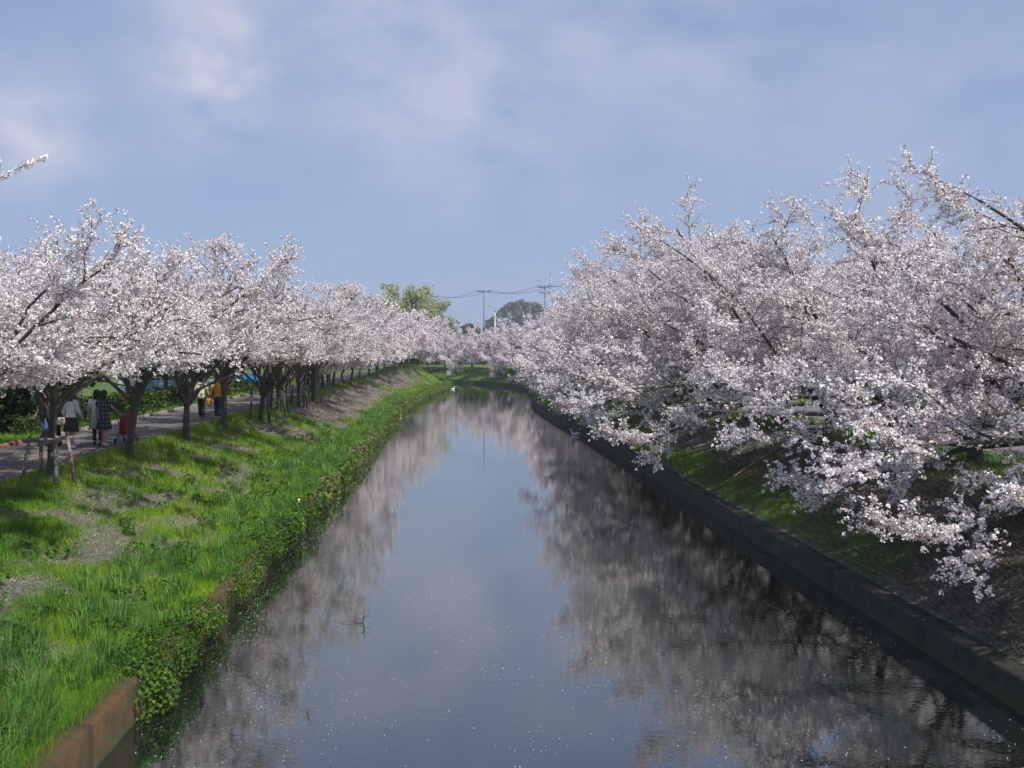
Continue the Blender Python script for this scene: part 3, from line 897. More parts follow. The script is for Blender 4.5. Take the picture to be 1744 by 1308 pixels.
def lod(protos, tagname, step, per, rad, size, mat, minr, tb, keep=1.0, lab=''):
    out = []
    global CUT
    CUT = -1.2 if 'far' in tagname else 0.0
    for sd, w_, b_ in protos:
        wm = wood_mesh('trunk', w_, M_bark, minr)
        cm, n = crown_mesh('crown', sd + 1, b_, step, per, rad, size, mat, tb, keep, 'left' if protos is left_protos else 'right')
        STATS.append((tagname, sd, n, len(cm.polygons), len(wm.polygons)))
        out.append((wm, cm))
    return out
LN = lod(left_protos, 'left near', .090, 8, .050, .046, M_petal, 0, .55)
LF = lod(left_protos[:2], 'left far', .20, 5, .10, .115, M_petal_far, .0075, .5)
RN = lod(right_protos, 'right near', .084, 7, .052, .049, M_petal, 0, .55)
RF = lod(right_protos[1:], 'right far', .22, 5, .11, .125, M_petal_far, .0075, .5, 2.0)
def place_tree(proto, loc, rz, sc, label, group):
    wm, cm = proto
    t = thing('cherry_tree', label, 'tree', loc, rz, group); t.scale = sc if isinstance(sc, tuple) else (sc, sc, sc)
    link('trunk', wm, t); link('crown', cm, t)
    return t
ORD = ['first', 'second', 'third', 'fourth', 'fifth', 'sixth', 'seventh', 'eighth', 'ninth', 'tenth', 'eleventh', 'twelfth', 'thirteenth', 'fourteenth']
tr = random.Random(5)
GL = 'cherry trees in the row between the left path and the canal'
GR = 'cherry trees in the row along the top of the right bank'
left_rows = [(-8.9, 17.4, .84), (-8.95, 22.6, .90), (-8.85, 27.6, .96), (-8.75, 33.0, 1.0), (-8.8, 38.5, 1.02), (-8.4, 43.5, 1.03), (-8.5, 48.7, 1.05), (-8.4, 54, 1.05), (-8.4, 59.5, 1.07)]
for i, (x, y, sc) in enumerate(left_rows):
    lab = ['blossoming cherry tree whose sprig sticks up at the far left edge',
           'cherry tree inside the wooden stake frame beside the left path', 'cherry tree with a bare forked trunk just behind the plaid dress walker', 'slender pale trunked cherry tree left of the cream coat walker',
           'cherry tree whose trunk hides part of the orange jacket walker', 'cherry tree with dark stakes just beyond the orange jacket walker', 'staked cherry tree next to the walker in jeans',
           'cherry tree on the left bank beyond the walker in jeans', 'last of the nearer left bank cherry trees above the bare grey slope'][i]
    place_tree(LN[[0, 2, 0, 1, 2, 0, 1, 2, 0][i]], (x, y, TOP - (.05 if i < 5 else .45)), R([-10, 0, 18, -22, 14, 25, -15, 8, -25][i]), (sc, sc * (-1 if i % 2 else 1), sc * (.97 if i == 0 else 1)), lab, GL)
k = 0
for y in np.arange(65, 133, 5.6):
    i = int(np.argmin(abs(LB[:440, 1] - y))); p = LB[i] + NL[i] * 4.7
    place_tree(LF[k % 2], (p[0] - .3, p[1], TOP + (.6 if y > 105 else 0) - .1), tr.uniform(-.5, .5), tr.uniform(.96, 1.06) * (1.08 if y > 100 else 1), 'distant pale cherry tree in the left bank row running to the bend', 'distant left bank cherry trees')
    k += 1
# beyond the bend on the left bank
for x in (-11, -18):
    place_tree(LF[k % 2], (x, 143.5, TOP), tr.uniform(0, 6.28), 1.05, 'distant pale cherry tree in the left bank row running to the bend', 'distant left bank cherry trees'); k += 1
# second row beyond the left path
for i, (x, y, sc) in enumerate([(-15.6, 21, 1.05), (-15.2, 27, 1.0), (-15.1, 35.5, 1.1), (-15.8, 42.5, 1.05), (-16.0, 50, 1.1), (-16.5, 58, 1.1)]):
    lab = ['blossoming cherry tree beyond the left path at the picture edge', 'cherry tree standing behind the strolling group beyond the left path', 'thick leaning dark trunked cherry tree at the far left beyond the path',
           'cherry tree rising behind the low hedge beyond the path', 'cherry tree in front of the pale blue sheeting', 'cherry tree to the left of the blue tarpaulin'][i]
    place_tree(LN[(i + 1) % 3], (x, y, TOP - .05), R(60 * i + 20), sc, lab, 'cherry trees beyond the left path')
for y in np.arange(66, 125, 8.5):
    place_tree(LF[k % 2], (-16.5 + tr.uniform(-1, 1), y, TOP - .05), tr.uniform(0, 6.28), tr.uniform(1.0, 1.15), 'distant cherry tree beyond the left path, half hidden by the front row', 'distant cherry trees beyond the left path'); k += 1

# right row
right_rows = []
y = 15.2
while y < 62:
    right_rows.append((12.9 + tr.uniform(-.3, .3), y)); y += tr.uniform(3.9, 4.7)
right_rows = [(x, y) for x, y in right_rows]
for i, (x, y) in enumerate(right_rows):
    if i == 0: lab = 'large cherry tree at the right edge with the lowest boughs over the slope'
    elif i == 1: lab = 'large cherry tree with a thick dark horizontal bough near the right edge'
    else: lab = ORD[min(i, 13)] + ' large cherry tree along the right bank from the camera'
    # heading: proto reaches to -X; small turns either way
    sc = (.93 if i < 2 else 1.0) * tr.uniform(.97, 1.06) * (.93 if i < 4 else 1.06)
    place_tree(RN[0 if i < 2 or i == 4 else 2 if i < 4 else i % 2], (x, y, TOP - .06), R([0, -6, 8, -10, 5, 12][i % 6]), (sc, sc * (-1 if i % 4 in (1, 2) else 1), sc * (.93 if i < 5 else 1)), lab, GR)
k = 0
for i in range(250, 520, 14):
    if RB[i][1] < 64: continue
    p = RB[i] + NR[i] * 6.2
    if p[0] < -40: break
    hd = math.atan2(-NR[i][1], -NR[i][0]) - math.pi
    place_tree(RF[k % 2], (p[0], p[1], TOP - .1), hd + tr.uniform(-.25, .25), tr.uniform(.86, .98), 'distant pale pink cherry tree along the outer side of the bend', 'distant right bank cherry trees'); k += 1
for y in np.arange(62, 140, 7.5):
    pr = RF[k % 2]
    place_tree(pr, (20.4 + tr.uniform(-.6, .6), y, TOP - .05), R(180 + tr.uniform(-60, 60)), tr.uniform(.9, 1.0), 'cherry tree of the back row beyond the right path, mostly hidden by the front row', 'cherry trees beyond the right path'); k += 1

# ------------------------------------------------------------------ tree supports
def tree_support(x, y, rz, label, dark=False, h=.85, wdt=.62, frame=True):
    t = thing('tree_support', label, 'tree support', (x, y, TOP), rz, 'wooden stake frames round the young cherry trees')
    mt = M_postdark if dark else M_post
    r = random.Random(int(x * 100 + y * 7))
    for sx in (-1, 1):
        for sy in (-1, 1):
            b = MB(); ex = r.uniform(-.05, .05)
            z0 = -.35
            b.tube([(sx * (wdt / 2 + .10) + ex, sy * .34, z0), (sx * wdt / 2, sy * .20, h + r.uniform(.02, .12))], [.045, .04], 8)
            b.obj('post', mt, t)
    if frame:
        for sy in (-1, 1):
            b = MB(); b.tube([(-wdt / 2 - .13, sy * .25, h - .06), (wdt / 2 + .13, sy * .25, h - .04)], [.04, .042], 8); b.obj('crossbar', mt, t)
        b = MB(); b.tube([(.0, -.36, h - .13), (.02, .36, h - .13)], [.035, .035], 8); b.obj('crossbar', mt, t)
    return t
tree_support(-8.95, 22.5, R(-12), 'grey wooden stake frame round the nearest left bank tree beside the path')
tree_support(-8.4, 43.4, R(10), 'dark wooden stakes round the cherry tree beyond the orange jacket walker', True, 1.05, .6, False)
tree_support(-8.5, 48.6, R(0), 'dark wooden stakes round the cherry tree next to the walker in jeans', True, .95, .6, False)
tree_support(-8.4, 54, R(15), 'thin wooden stakes round a tree just beyond the walker in jeans', True, .9, .6, False)
tree_support(-8.4, 59.5, R(-15), 'pale topped wooden stakes round a tree above the bare grey slope', False, 1.2, .6, False)

# ------------------------------------------------------------------ shrubs, hedges, background trees
def blob_leaves(seed, n, r, size, mat, squash=.75, name='foliage', lump=.25):
    rng = np.random.default_rng(seed)
    dr = rand_dirs(rng, n); dr[:, 2] = np.where(dr[:, 2] < -.25, -dr[:, 2], dr[:, 2])
    rad = r * (1 - .4 * rng.random(n) ** 2) * (1 + lump * (np.sin(dr[:, 0] * 6 + seed) * np.sin(dr[:, 1] * 7) + .6 * np.sin(dr[:, 2] * 9 + seed)))
    P = dr * rad[:, None] * np.array([1, 1, squash]); P[:, 2] = np.maximum(P[:, 2] + r * squash * .35, .02)
    t = np.clip(rng.normal(.5, .22, n), 0, 1)
    V, F, T = quads_at(rng, P, size, t, normal_bias=dr * .9, aspect=1.3)
    return mk_mesh(name, V, F, mat, False, {'tint': T})
def stem_mesh(mat, r, h):
    b = MB()
    for a in range(4):
        b.tube([(0, 0, -.1), (math.cos(a * 1.6) * r * .4, math.sin(a * 1.6) * r * .4, h)], [.03, .012], 5, False)
    return b.mesh('stem', mat)
sh = [blob_leaves(s, 1500, .75, .07, M_shrub) for s in (1, 2)]
stm = stem_mesh(M_bark, .6, .6)
for i, (x, y, sc) in enumerate([(-14.0, 33.5, .75), (-14.2, 36.5, .85), (-14.0, 39.2, 1.0), (-14.1, 41, 1.1), (-14.0, 42.8, 1.1), (-14.2, 44.6, 1.05), (-14.1, 46.6, 1.1), (-14.4, 48.6, 1.1), (-14.4, 51, 1.1), (-14.3, 53.5, 1.15), (-14.4, 57, 1.15), (-14.3, 61, 1.2), (-14.2, 66, 1.2)]):
    t = thing('hedge_shrub', 'rounded clipped green shrub in the low hedge, ' + ['nearest and smallest, behind the pushchair', 'second from the camera', 'third from the camera', 'just left of the pale trunk', 'behind the pale slender trunk', 'left of the cream coat walker', 'behind the cream coat walker', 'behind the navy jacket walker', 'behind the orange jacket walker', 'right of the orange jacket walker', 'below the pale sheeting', 'just before the blue tarpaulin', 'furthest, beside the blue tarpaulin'][i], 'shrub', (x, y, TOP), i * 1.3, 'low hedge shrubs beyond the left path')
    t.scale = (sc, sc, sc * 1.05)
    link('foliage', sh[i % 2], t); link('stem', stm, t)
for i, (x, y, sc) in enumerate([(20.8, 30, 1.2), (21.5, 34.5, 1.0), (19.6, 39, 1.3), (20.5, 46, 1.4)]):
    t = thing('roadside_shrub', 'green shrub beyond the right path, ' + ['nearest, at the teal board', 'second from the teal board', 'third from the teal board', 'furthest under the boughs'][i], 'shrub', (x, y, TOP), i * 1.3, 'shrubs beyond the right path')
    t.scale = (sc, sc, sc)
    link('foliage', sh[i % 2], t); link('stem', stm, t)

def leaf_tree(seed, h, spread, mat, size, step, per, upr=.05, n1=8, rad=None):
    r = random.Random(seed)
    limbs = fan(seed, n1, 25, 55, spread * .8, spread * 1.1, None, 0, .01) + fan(seed + 9, 4, 60, 80, h * .55, h * .68)
    w_, b_ = skeleton(seed, limbs, h * .22, r0=h * .022, n2=7, n3=5, n4=3, f2=.42, f3=.5, tw=(.4, .9), up=upr)
    wm = wood_mesh('trunk', w_, M_bark, .009)
    cm, n = crown_mesh('crown', seed, b_, step, per, rad or size * 1.3, size, mat, .5)
    return wm, cm
EV = leaf_tree(71, 7.0, 3.2, M_ever, .16, .15, 5)
WI = leaf_tree(72, 11.0, 4.2, M_willow, .22, .20, 5, .06, 12, .5)
def place_any(name, pr, loc, rz, sc, label, cat, group=None):
    t = thing(name, label, cat, loc, rz, group); t.scale = sc if isinstance(sc, tuple) else (sc,) * 3
    link('trunk', pr[0], t); link('crown', pr[1], t)
    return t
for i, (x, y, sc) in enumerate([(-15.6, 31, .42), (-15.0, 34.5, .36), (-16.0, 38, .45), (-17.5, 43, .5), (-18.5, 30, .62), (-19.5, 35, .75), (-21.5, 40, .8), (-18.6, 38.5, .55), (-24, 47, .9), (-26, 36, .9)]):
    place_any('evergreen_tree', EV, (x, y, TOP - 1.2 * sc), i * 1.1, (sc * 1.1, sc * 1.1, sc), 'dark evergreen bush at the far left beyond the path, ' + ['low and behind the strolling group', 'low and behind the pushchair', 'behind the forked trunk', 'before the pale sheeting', 'tall at the picture edge', 'tall behind the leaning trunk', 'tall and far back', 'half hidden by the leaning trunk', 'furthest back', 'seen between two trunks'][i], 'tree', 'dark evergreens at the far left')
for i, (x, y, sc) in enumerate([(23.5, 27, .55), (25, 33, .6), (26, 41, .6), (29, 52, .7)]):
    place_any('evergreen_tree', EV, (x, y, TOP - 1.2 * sc), i * 1.7, sc, 'dark green tree behind the right bank cherries, ' + ['nearest the right edge', 'second from the right edge', 'third from the right edge', 'furthest from the right edge'][i], 'tree', 'dark trees behind the right bank')
# pale green willows beyond the left row
for (px, topy, Z, sc, lab, wx) in ((684, 488, 205, 1.3, 'tall pale green willow rising above the left row near the middle', 1.5), (738, 518, 200, 1.0, 'smaller round pale green willow beside the tall one', 1.3),
                               (582, 492, 190, 1.2, 'faint pale green tree top showing above the left blossom row', .9), (638, 525, 240, 1.1, 'low greenish tree top just left of the tall willow', 1.1), (712, 525, 230, 1.15, 'willow between the tall and the small round willow', 1.0)):
    x = (px - 775) / 1700 * Z; zt = 5 + (597 - topy) / 1700 * Z; scz = (zt - TOP) / 10.2
    place_any('willow_tree', WI, (x, Z, TOP), px, (scz * wx, scz * wx, scz), lab, 'tree')
place_any('willow_tree', WI, (-4.8, 176, TOP), 2, (.45, .45, .72), 'thin green willow in the gap between the two blossom rows', 'tree')
# far woods and hill
rng = np.random.default_rng(9)
def wood_band(name, x0, x1, y0, y1, n, h0, h1, mat, size, label):
    bag = Bag()
    for i in range(n):
        x = rng.uniform(x0, x1); y = rng.uniform(y0, y1); h = rng.uniform(h0, h1); r = h * rng.uniform(.32, .5)
        m = 150
        dr = rand_dirs(rng, m); dr[:, 2] = abs(dr[:, 2])
        P = np.array([x, y, TOP + h - r * 1.2]) + dr * r * np.array([1, 1, 1.2]) * (1 - .3 * rng.random(m)[:, None])
        P2 = np.column_stack([x + rng.normal(0, r * .6, m // 2), y + rng.normal(0, r * .6, m // 2), TOP + rng.uniform(0, h - r, m // 2)])
        P = np.vstack([P, P2]); tt = np.clip(rng.normal(.5, .2) + rng.normal(0, .15, len(P)), 0, 1)
        V, F, T = quads_at(rng, P, size, tt, aspect=1.2)
        bag.add(V, F, T)
    tag(link(name, bag.mesh(name, mat)), label, 'woodland', kind='stuff')
wood_band('far_wood', -45, 60, 186, 205, 60, 3.0, 4.6, M_ever, .5, 'dark shrubby growth behind the far bank cherry trees')
wood_band('far_wood', -260, 120, 330, 380, 90, 8, 13, M_ever, 1.3, 'dark line of far trees on the horizon behind the bend')
wood_band('far_wood', -62, -24, 55, 115, 80, 2.6, 4.2, M_ever, .45, 'dark shrubby growth in the field beyond the left path')
wood_band('far_wood', -120, -26, 60, 180, 60, 5, 9, M_wood_far, .7, 'brownish green wood beyond the fields on the left')
wood_band('far_wood', 34, 110, 50, 240, 60, 6, 10, M_ever, .8, 'dark green wood behind the right bank trees')
# hill: centred on px 890, top py 521
def hill(name, px, topy, Z, wpx, mat, seed, label):
    xc = (px - 775) / 1700 * Z; hh = 5 + (597 - topy) / 1700 * Z - TOP; wx = wpx / 1700 * Z
    vn = VN(seed); n, m = 90, 40
    u = np.linspace(-1, 1, n); v = np.linspace(-1, 1, m)
    U, Vv = np.meshgrid(u, v, indexing='ij')
    env = np.clip(1 - (np.abs(U) ** 2.2 + np.abs(Vv) ** 2), 0, 1) ** .7
    z = env * hh * (.86 + .28 * vn.fbm(U * 5 + 9, Vv * 4 + 3, 3)) + env ** .3 * (vn.fbm(U * 30, Vv * 14, 2) - .5) * hh * .16
    V = np.stack([xc + U * wx, Z + Vv * wx * .6, TOP - .3 + z], -1).reshape(-1, 3)
    i = np.arange(n - 1)[:, None] * m; j = np.arange(m - 1)[None]
    q = np.stack([i + j, i + m + j, i + m + j + 1, i + j + 1], -1).reshape(-1, 4)
    o = link(name, mk_mesh(name, V, q, mat, False)); tag(o, kind='structure')
    # tree crowns all over it
    bag = Bag(); r2 = np.random.default_rng(seed)
    idx = r2.choice(len(V), 9000); P = V[idx] + r2.normal(0, 2.0, (9000, 3)) * np.array([1, 1, .5]); P = P[P[:, 2] > TOP + 1]
    Vq, F, T = quads_at(r2, P, 3.6, np.clip(r2.normal(.5, .25, len(P)), 0, 1))
    bag.add(Vq, F, T)
    tag(link('hill_wood', bag.mesh('hill_wood', M_wood_far)), label, 'woodland', kind='stuff')
M_hill = simple('hill_ground', (.06, .06, .04), .95, .3, .1)
hill('hill', 893, 524, 620, 75, M_hill, 4, 'hazy brown woodland covering the small far hill')
hill('hill', 1010, 530, 760, 130, M_hill, 6, 'hazy woodland on the lower far hill behind the right bank')

# ------------------------------------------------------------------ utility poles and wires
M_conc = simple('pole_concrete', (.13, .12, .12), .8, .15, 6)
M_wire = simple('wire', (.03, .03, .035), .6, .1, 5)
M_steel = simple('galvanised_steel', (.12, .12, .13), .5, .15, 5, 0, .6)
M_pale = simple('pale_paint', (.72, .72, .70), .6, .06, 8)
def at_px(px, Z): return (px - 775) / 1700 * Z
def pole(px, topy, Z, label, arms=1, mat=None, ins=True, rad=.13):
    x = at_px(px, Z); zt = 5 + (597 - topy) / 1700 * Z
    t = thing('utility_pole', label, 'utility pole', (x, Z, TOP - .3))
    H = zt - TOP + .3
    b = MB(); b.tube([(0, 0, 0), (0, 0, H)], [rad, rad * .72], 10); b.obj('pole_shaft', mat or M_conc, t)
    for a in range(arms):
        b = MB(); b.box((0, -.15, H - .35 - a * .9), (2.4 - .5 * a, .10, .12)); b.obj('crossarm', M_steel, t, False)
        if ins:
            for q in (-1.05, -.55, .55, 1.05):
                b = MB(); b.loft([(q * (1 - .2 * a), -.15, H - .29 - a * .9, .05, .05), (q * (1 - .2 * a), -.15, H - .2 - a * .9, .08, .08), (q * (1 - .2 * a), -.15, H - .08 - a * .9, .04, .04)], 8)
                b.obj('insulator', M_conc, t)
    return x, Z, zt
p1 = pole(738, 503, 215, 'utility pole whose top just shows above the small willow')
p2 = pole(824, 494, 185, 'tall utility pole with a crossarm standing alone in the middle of the sky', 1)
p3 = pole(928, 486, 170, 'utility pole with insulators beside the right blossom row', 2)
p4 = pole(903, 515, 235, 'short distant utility pole in front of the hill', 1, rad=.2)
x = at_px(849, 168)
t = thing('lamp_post', 'slim pale post standing behind the far bank blossoms', 'post', (x, 168 + 15, TOP))
b = MB(); b.tube([(0, 0, 0), (0, 0, 9.9)], [.14, .09], 8); b.obj('pole_shaft', M_pale, t)
b = MB(); b.box((0, 0, 9.95), (.3, .3, .14)); b.obj('cap', M_steel, t)
def wires(a, b_, offs, zoff, sag, label, r=.028):
    for o_ in offs:
        p = np.array([a[0] + o_, a[1] - .15, a[2] + zoff]); q = np.array([b_[0] + o_, b_[1] - .15, b_[2] + zoff])
        s = np.linspace(0, 1, 15)
        P = p[None] * (1 - s)[:, None] + q[None] * s[:, None]; P[:, 2] -= sag * 4 * s * (1 - s)
        m = MB(); m.tube(P, r, 4)
        tag(m.obj('overhead_wire', M_wire), label + ('' if len(offs) == 1 else ', left one' if o_ < 0 else ', right one'), 'wire', 'overhead wires strung between the distant poles')
wires(p1, p2, (-1.0, 1.0), -.08, .9, 'thin dark wire from the willow to the tall middle pole')
wires(p2, p3, (-1.0, 1.0), -.08, .9, 'thin dark wire from the tall middle pole to the right blossoms')
p5 = (at_px(1060, 160), 160, p3[2] + 1)
wires(p3, p5, (-1.0, 1.0), -.08, .7, 'thin dark wire leaving rightwards over the right blossom row')
wires(p2, p4, (0,), -2.4, 1.0, 'lower faint wire from the tall middle pole towards the hill', .02)
p0 = (at_px(640, 235), 235, p1[2] - 1)
wires(p0, p1, (0,), -.08, .9, 'thin dark wire leaving leftwards behind the willows')

# ------------------------------------------------------------------ tarpaulins, sign, lanterns
M_blue = simple('blue_tarp', (.03, .16, .42), .5, .2, 3, .01)
M_pblue = simple('pale_blue_sheet', (.30, .48, .58), .6, .15, 2, .01)
M_teal = simple('teal_panel', (.18, .55, .50), .5, .08, 4)
M_dsteel = simple('dark_steel', (.05, .05, .05), .6, .1, 5)
t = thing('tarpaulin_shelter', 'bright blue tarpaulin shelter under the blossoms beyond the left path', 'tarpaulin', (-15.6, 75, TOP))
b = MB()
n = 9
V = []
for i in range(n):
    u = i / (n - 1)
    for j in range(5):
        v = j / 4
        V.append(((u - .5) * 2.6, (v - .5) * 1.8, 1.15 - abs(v - .5) * 1.2 - .12 * math.sin(math.pi * u) - .25 * abs(u - .5)))
q = [(i * 5 + j, (i + 1) * 5 + j, (i + 1) * 5 + j + 1, i * 5 + j + 1) for i in range(n - 1) for j in range(4)]
b.add(V, q); b.obj('canopy', M_blue, t)
for sx in (-1.2, 1.2):
    for sy in (-.85, .85):
        b = MB(); b.tube([(sx, sy, -.1), (sx, sy, .6)], .025, 6); b.obj('pole', M_dsteel, t)
t = thing('sheet_fence', 'low pale blue sheeting fence behind the hedge beyond the left path', 'fence', (-16.8, 60, TOP))
for i in range(6):
    V = []; 
    for a in range(7):
        xx_ = -3 + i + a / 6.0
        for zz_ in (.35, .65, .98): V.append((xx_, .07 * math.sin(a * 2.1 + i) * (1.3 - zz_), zz_ + .02 * math.sin(a)))
    q = [(a * 3 + z_, (a + 1) * 3 + z_, (a + 1) * 3 + z_ + 1, a * 3 + z_ + 1) for a in range(6) for z_ in range(2)]
    b = MB(); b.add(V, q); b.obj('sheet', M_pblue, t)
for i in range(7):
    b = MB(); b.tube([(-3 + i, .05, -.2), (-3 + i, .05, 1.02)], .025, 6); b.obj('post', M_dsteel, t)
t = thing('sign_board', 'small pale teal board on legs beside the right path', 'sign', (at_px(1648, 34), 34, TOP))
b = MB(); b.box((0, 0, .52), (.62, .03, .44)); b.obj('panel', M_teal, t, False)
for sx in (-.24, .24):
    b = MB(); b.tube([(sx, .03, -.1), (sx, .03, .72)], .02, 6); b.obj('leg', M_dsteel, t)
M_lant = simple('pink_lantern', (.75, .16, .26), .5, .1, 4)
def lantern(px, py, Z, label):
    x = at_px(px, Z); z = 5 + (597 - py) / 1700 * Z
    t = thing('paper_lantern', label, 'lantern', (x, Z, z), 0, None)
    b = MB(); b.loft([(0, 0, -.19, .09, .09), (0, 0, -.15, .13, .13), (0, 0, -.06, .165, .165), (0, 0, .06, .165, .165), (0, 0, .15, .13, .13), (0, 0, .19, .09, .09)], 12); b.obj('lantern_shade', M_lant, t)
    for zc in (-.2, .2):
        b = MB(); b.loft([(0, 0, zc - .015, .095, .095), (0, 0, zc + .015, .095, .095)], 12); b.obj('rim', M_dsteel, t)
    b = MB(); b.tube([(0, 0, .2), (.01, 0, .75)], .008, 5); b.obj('cord', M_dsteel, t)
lantern(491, 610, 44, 'pink paper lantern hanging among the left blossoms, right one of two')
lantern(475, 613, 46, 'dim pink paper lantern hanging among the left blossoms, left one of two')
lantern(812, 601, 150, 'tiny red lantern under the far bank blossoms')

# ------------------------------------------------------------------ birds and twig
M_white = simple('white_feather', (.80, .80, .78), .7, .05, 20)
M_beak = simple('beak', (.55, .30, .05), .5, .1, 20)
def bird(x, y, z, rz, sc, label, group=None):
    t = thing('water_bird', label, 'bird', (x, y, z), rz, group); t.scale = (sc,) * 3
    b = MB()
    b.tube([(-.24, 0, .09), (-.18, 0, .08), (-.08, 0, .07), (.04, 0, .06), (.14, 0, .07), (.19, 0, .12), (.20, 0, .20), (.215, 0, .25), (.25, 0, .27), (.285, 0, .265)],
           [.008, .04, .085, .10, .075, .04, .028, .034, .036, .012], 10, ry=[.01, .035, .06, .07, .06, .04, .028, .034, .036, .012])
    b.obj('bird_body', M_white, t)
    b = MB(); b.tube([(.28, 0, .265), (.335, 0, .255)], [.012, .004], 6); b.obj('beak', M_beak, t)
    for s_ in (-1, 1):
        b = MB(); b.tube([(.08, s_ * .075, .09), (-.06, s_ * .09, .11), (-.24, s_ * .03, .12)], [.02, .035, .008], 8); b.obj('wing', M_white, t)
bird(at_px(977, 60), 58.5, -.02, R(170), 1.35, 'white water bird floating close to the right canal wall')
bird(at_px(771, 132), 129, -.02, R(40), 1.2, 'tiny white bird floating off the tip of the left bank')
x_, y_, z_ = at_bank(76, .2)
bird(x_ + .35, 76, .0, R(-80), 1.1, 'white bird at the water edge below the left bank weeds')
bx, by_, bz = at_bank(29.5, .35)
M_litter = simple('white_litter', (.78, .78, .76), .5, .05, 10)
b = MB(); b.ellipsoid((0, 0, 0), (.055, .045, .07), 9, 6, jit=.3, rng=np.random.default_rng(1))
o = b.obj('crumpled_bag', M_litter, loc=(bx + .12, 29.2, .62)); tag(o, 'scrap of white litter caught in the weeds on the left wall', 'litter')
b = MB(); r_ = random.Random(4)
b.tube([(0, 0, -.1), (.04, .02, .10), (.05, 0, .28)], [.012, .009, .004], 5)
for i in range(7):
    z0 = .02 + i * .03; a = r_.uniform(0, 6.28)
    b.tube([(.03, 0, z0), (.03 + .13 * math.cos(a), .1 * math.sin(a), z0 + r_.uniform(-.02, .12))], [.006, .002], 4)
b.tube([(0, 0, .01), (-.25, .03, .03), (-.42, 0, .01)], [.008, .006, .003], 5)
o = b.obj('floating_twig', M_bark, loc=(at_px(615, 18.3), 18.3, .0)); tag(o, 'small dark twig sticking out of the water left of the middle', 'twig')

# ------------------------------------------------------------------ people
M_skin = simple('skin', (.42, .25, .17), .6, .08, 8)
M_hair = simple('black_hair', (.012, .010, .010), .5, .2, 30)
M_shoe_w = simple('white_shoe', (.65, .65, .63), .6, .05, 10)
M_shoe_d = simple('dark_shoe', (.03, .03, .03), .6, .1, 10)
def cloth(name, col, var=.12, scale=6): return simple(name, col, .85, var, scale, .008)
def plaid(name, c1, c2, c3):
    m, nt, p, out = mat_new(name)
    tcn = N(nt, 'ShaderNodeTexCoord'); sp = N(nt, 'ShaderNodeSeparateXYZ'); L(nt, tcn.outputs['Object'], sp.inputs[0])
    fx = M(nt, 'LESS_THAN', M(nt, 'FRACT', M(nt, 'MULTIPLY', M(nt, 'ADD', sp.outputs[0], sp.outputs[1]), 9.0)), .3)
    fz = M(nt, 'LESS_THAN', M(nt, 'FRACT', M(nt, 'MULTIPLY', sp.outputs[2], 8.0)), .3)
    c = mixc(nt, M(nt, 'MULTIPLY', M(nt, 'ADD', fx, fz), .5), c1, c3)
    c = mixc(nt, M(nt, 'MULTIPLY', fx, fz), c, c2)
    L(nt, c, p.inputs['Base Color']); p.inputs['Roughness'].default_value = .9
    return m
def skin_body(J, E, Rr, name, mat, root='pelvis'):
    names = list(J); ix = {n: i for i, n in enumerate(names)}
    me = bpy.data.meshes.new(name)
    me.from_pydata([J[n] for n in names], [(ix[a], ix[b]) for a, b in E], [])
    o = bpy.data.objects.new(name, me); C.objects.link(o)
    md = o.modifiers.new('skin', 'SKIN'); md.use_smooth_shade = True
    for i, n in enumerate(names):
        sv = me.skin_vertices[0].data[i]
        r = Rr[n]; sv.radius = (r, r) if not isinstance(r, tuple) else r
        sv.use_root = (n == root)
    sb = o.modifiers.new('sub', 'SUBSURF'); sb.levels = 1; sb.render_levels = 1
    dg = bpy.context.evaluated_depsgraph_get()
    m2 = bpy.data.meshes.new_from_object(o.evaluated_get(dg))
    m2.name = name
    bpy.data.objects.remove(o); bpy.data.meshes.remove(me)
    m2.materials.clear(); m2.materials.append(mat)
    co = np.zeros(len(m2.vertices) * 3, np.float32); m2.vertices.foreach_get('co', co); co = co.reshape(-1, 3)
    tors = (np.abs(co[:, 0]) < .2) & (co[:, 2] > .8) & (co[:, 2] < 1.45)
    co[tors, 1] *= .78
    m2.vertices.foreach_set('co', co.ravel())
    return m2
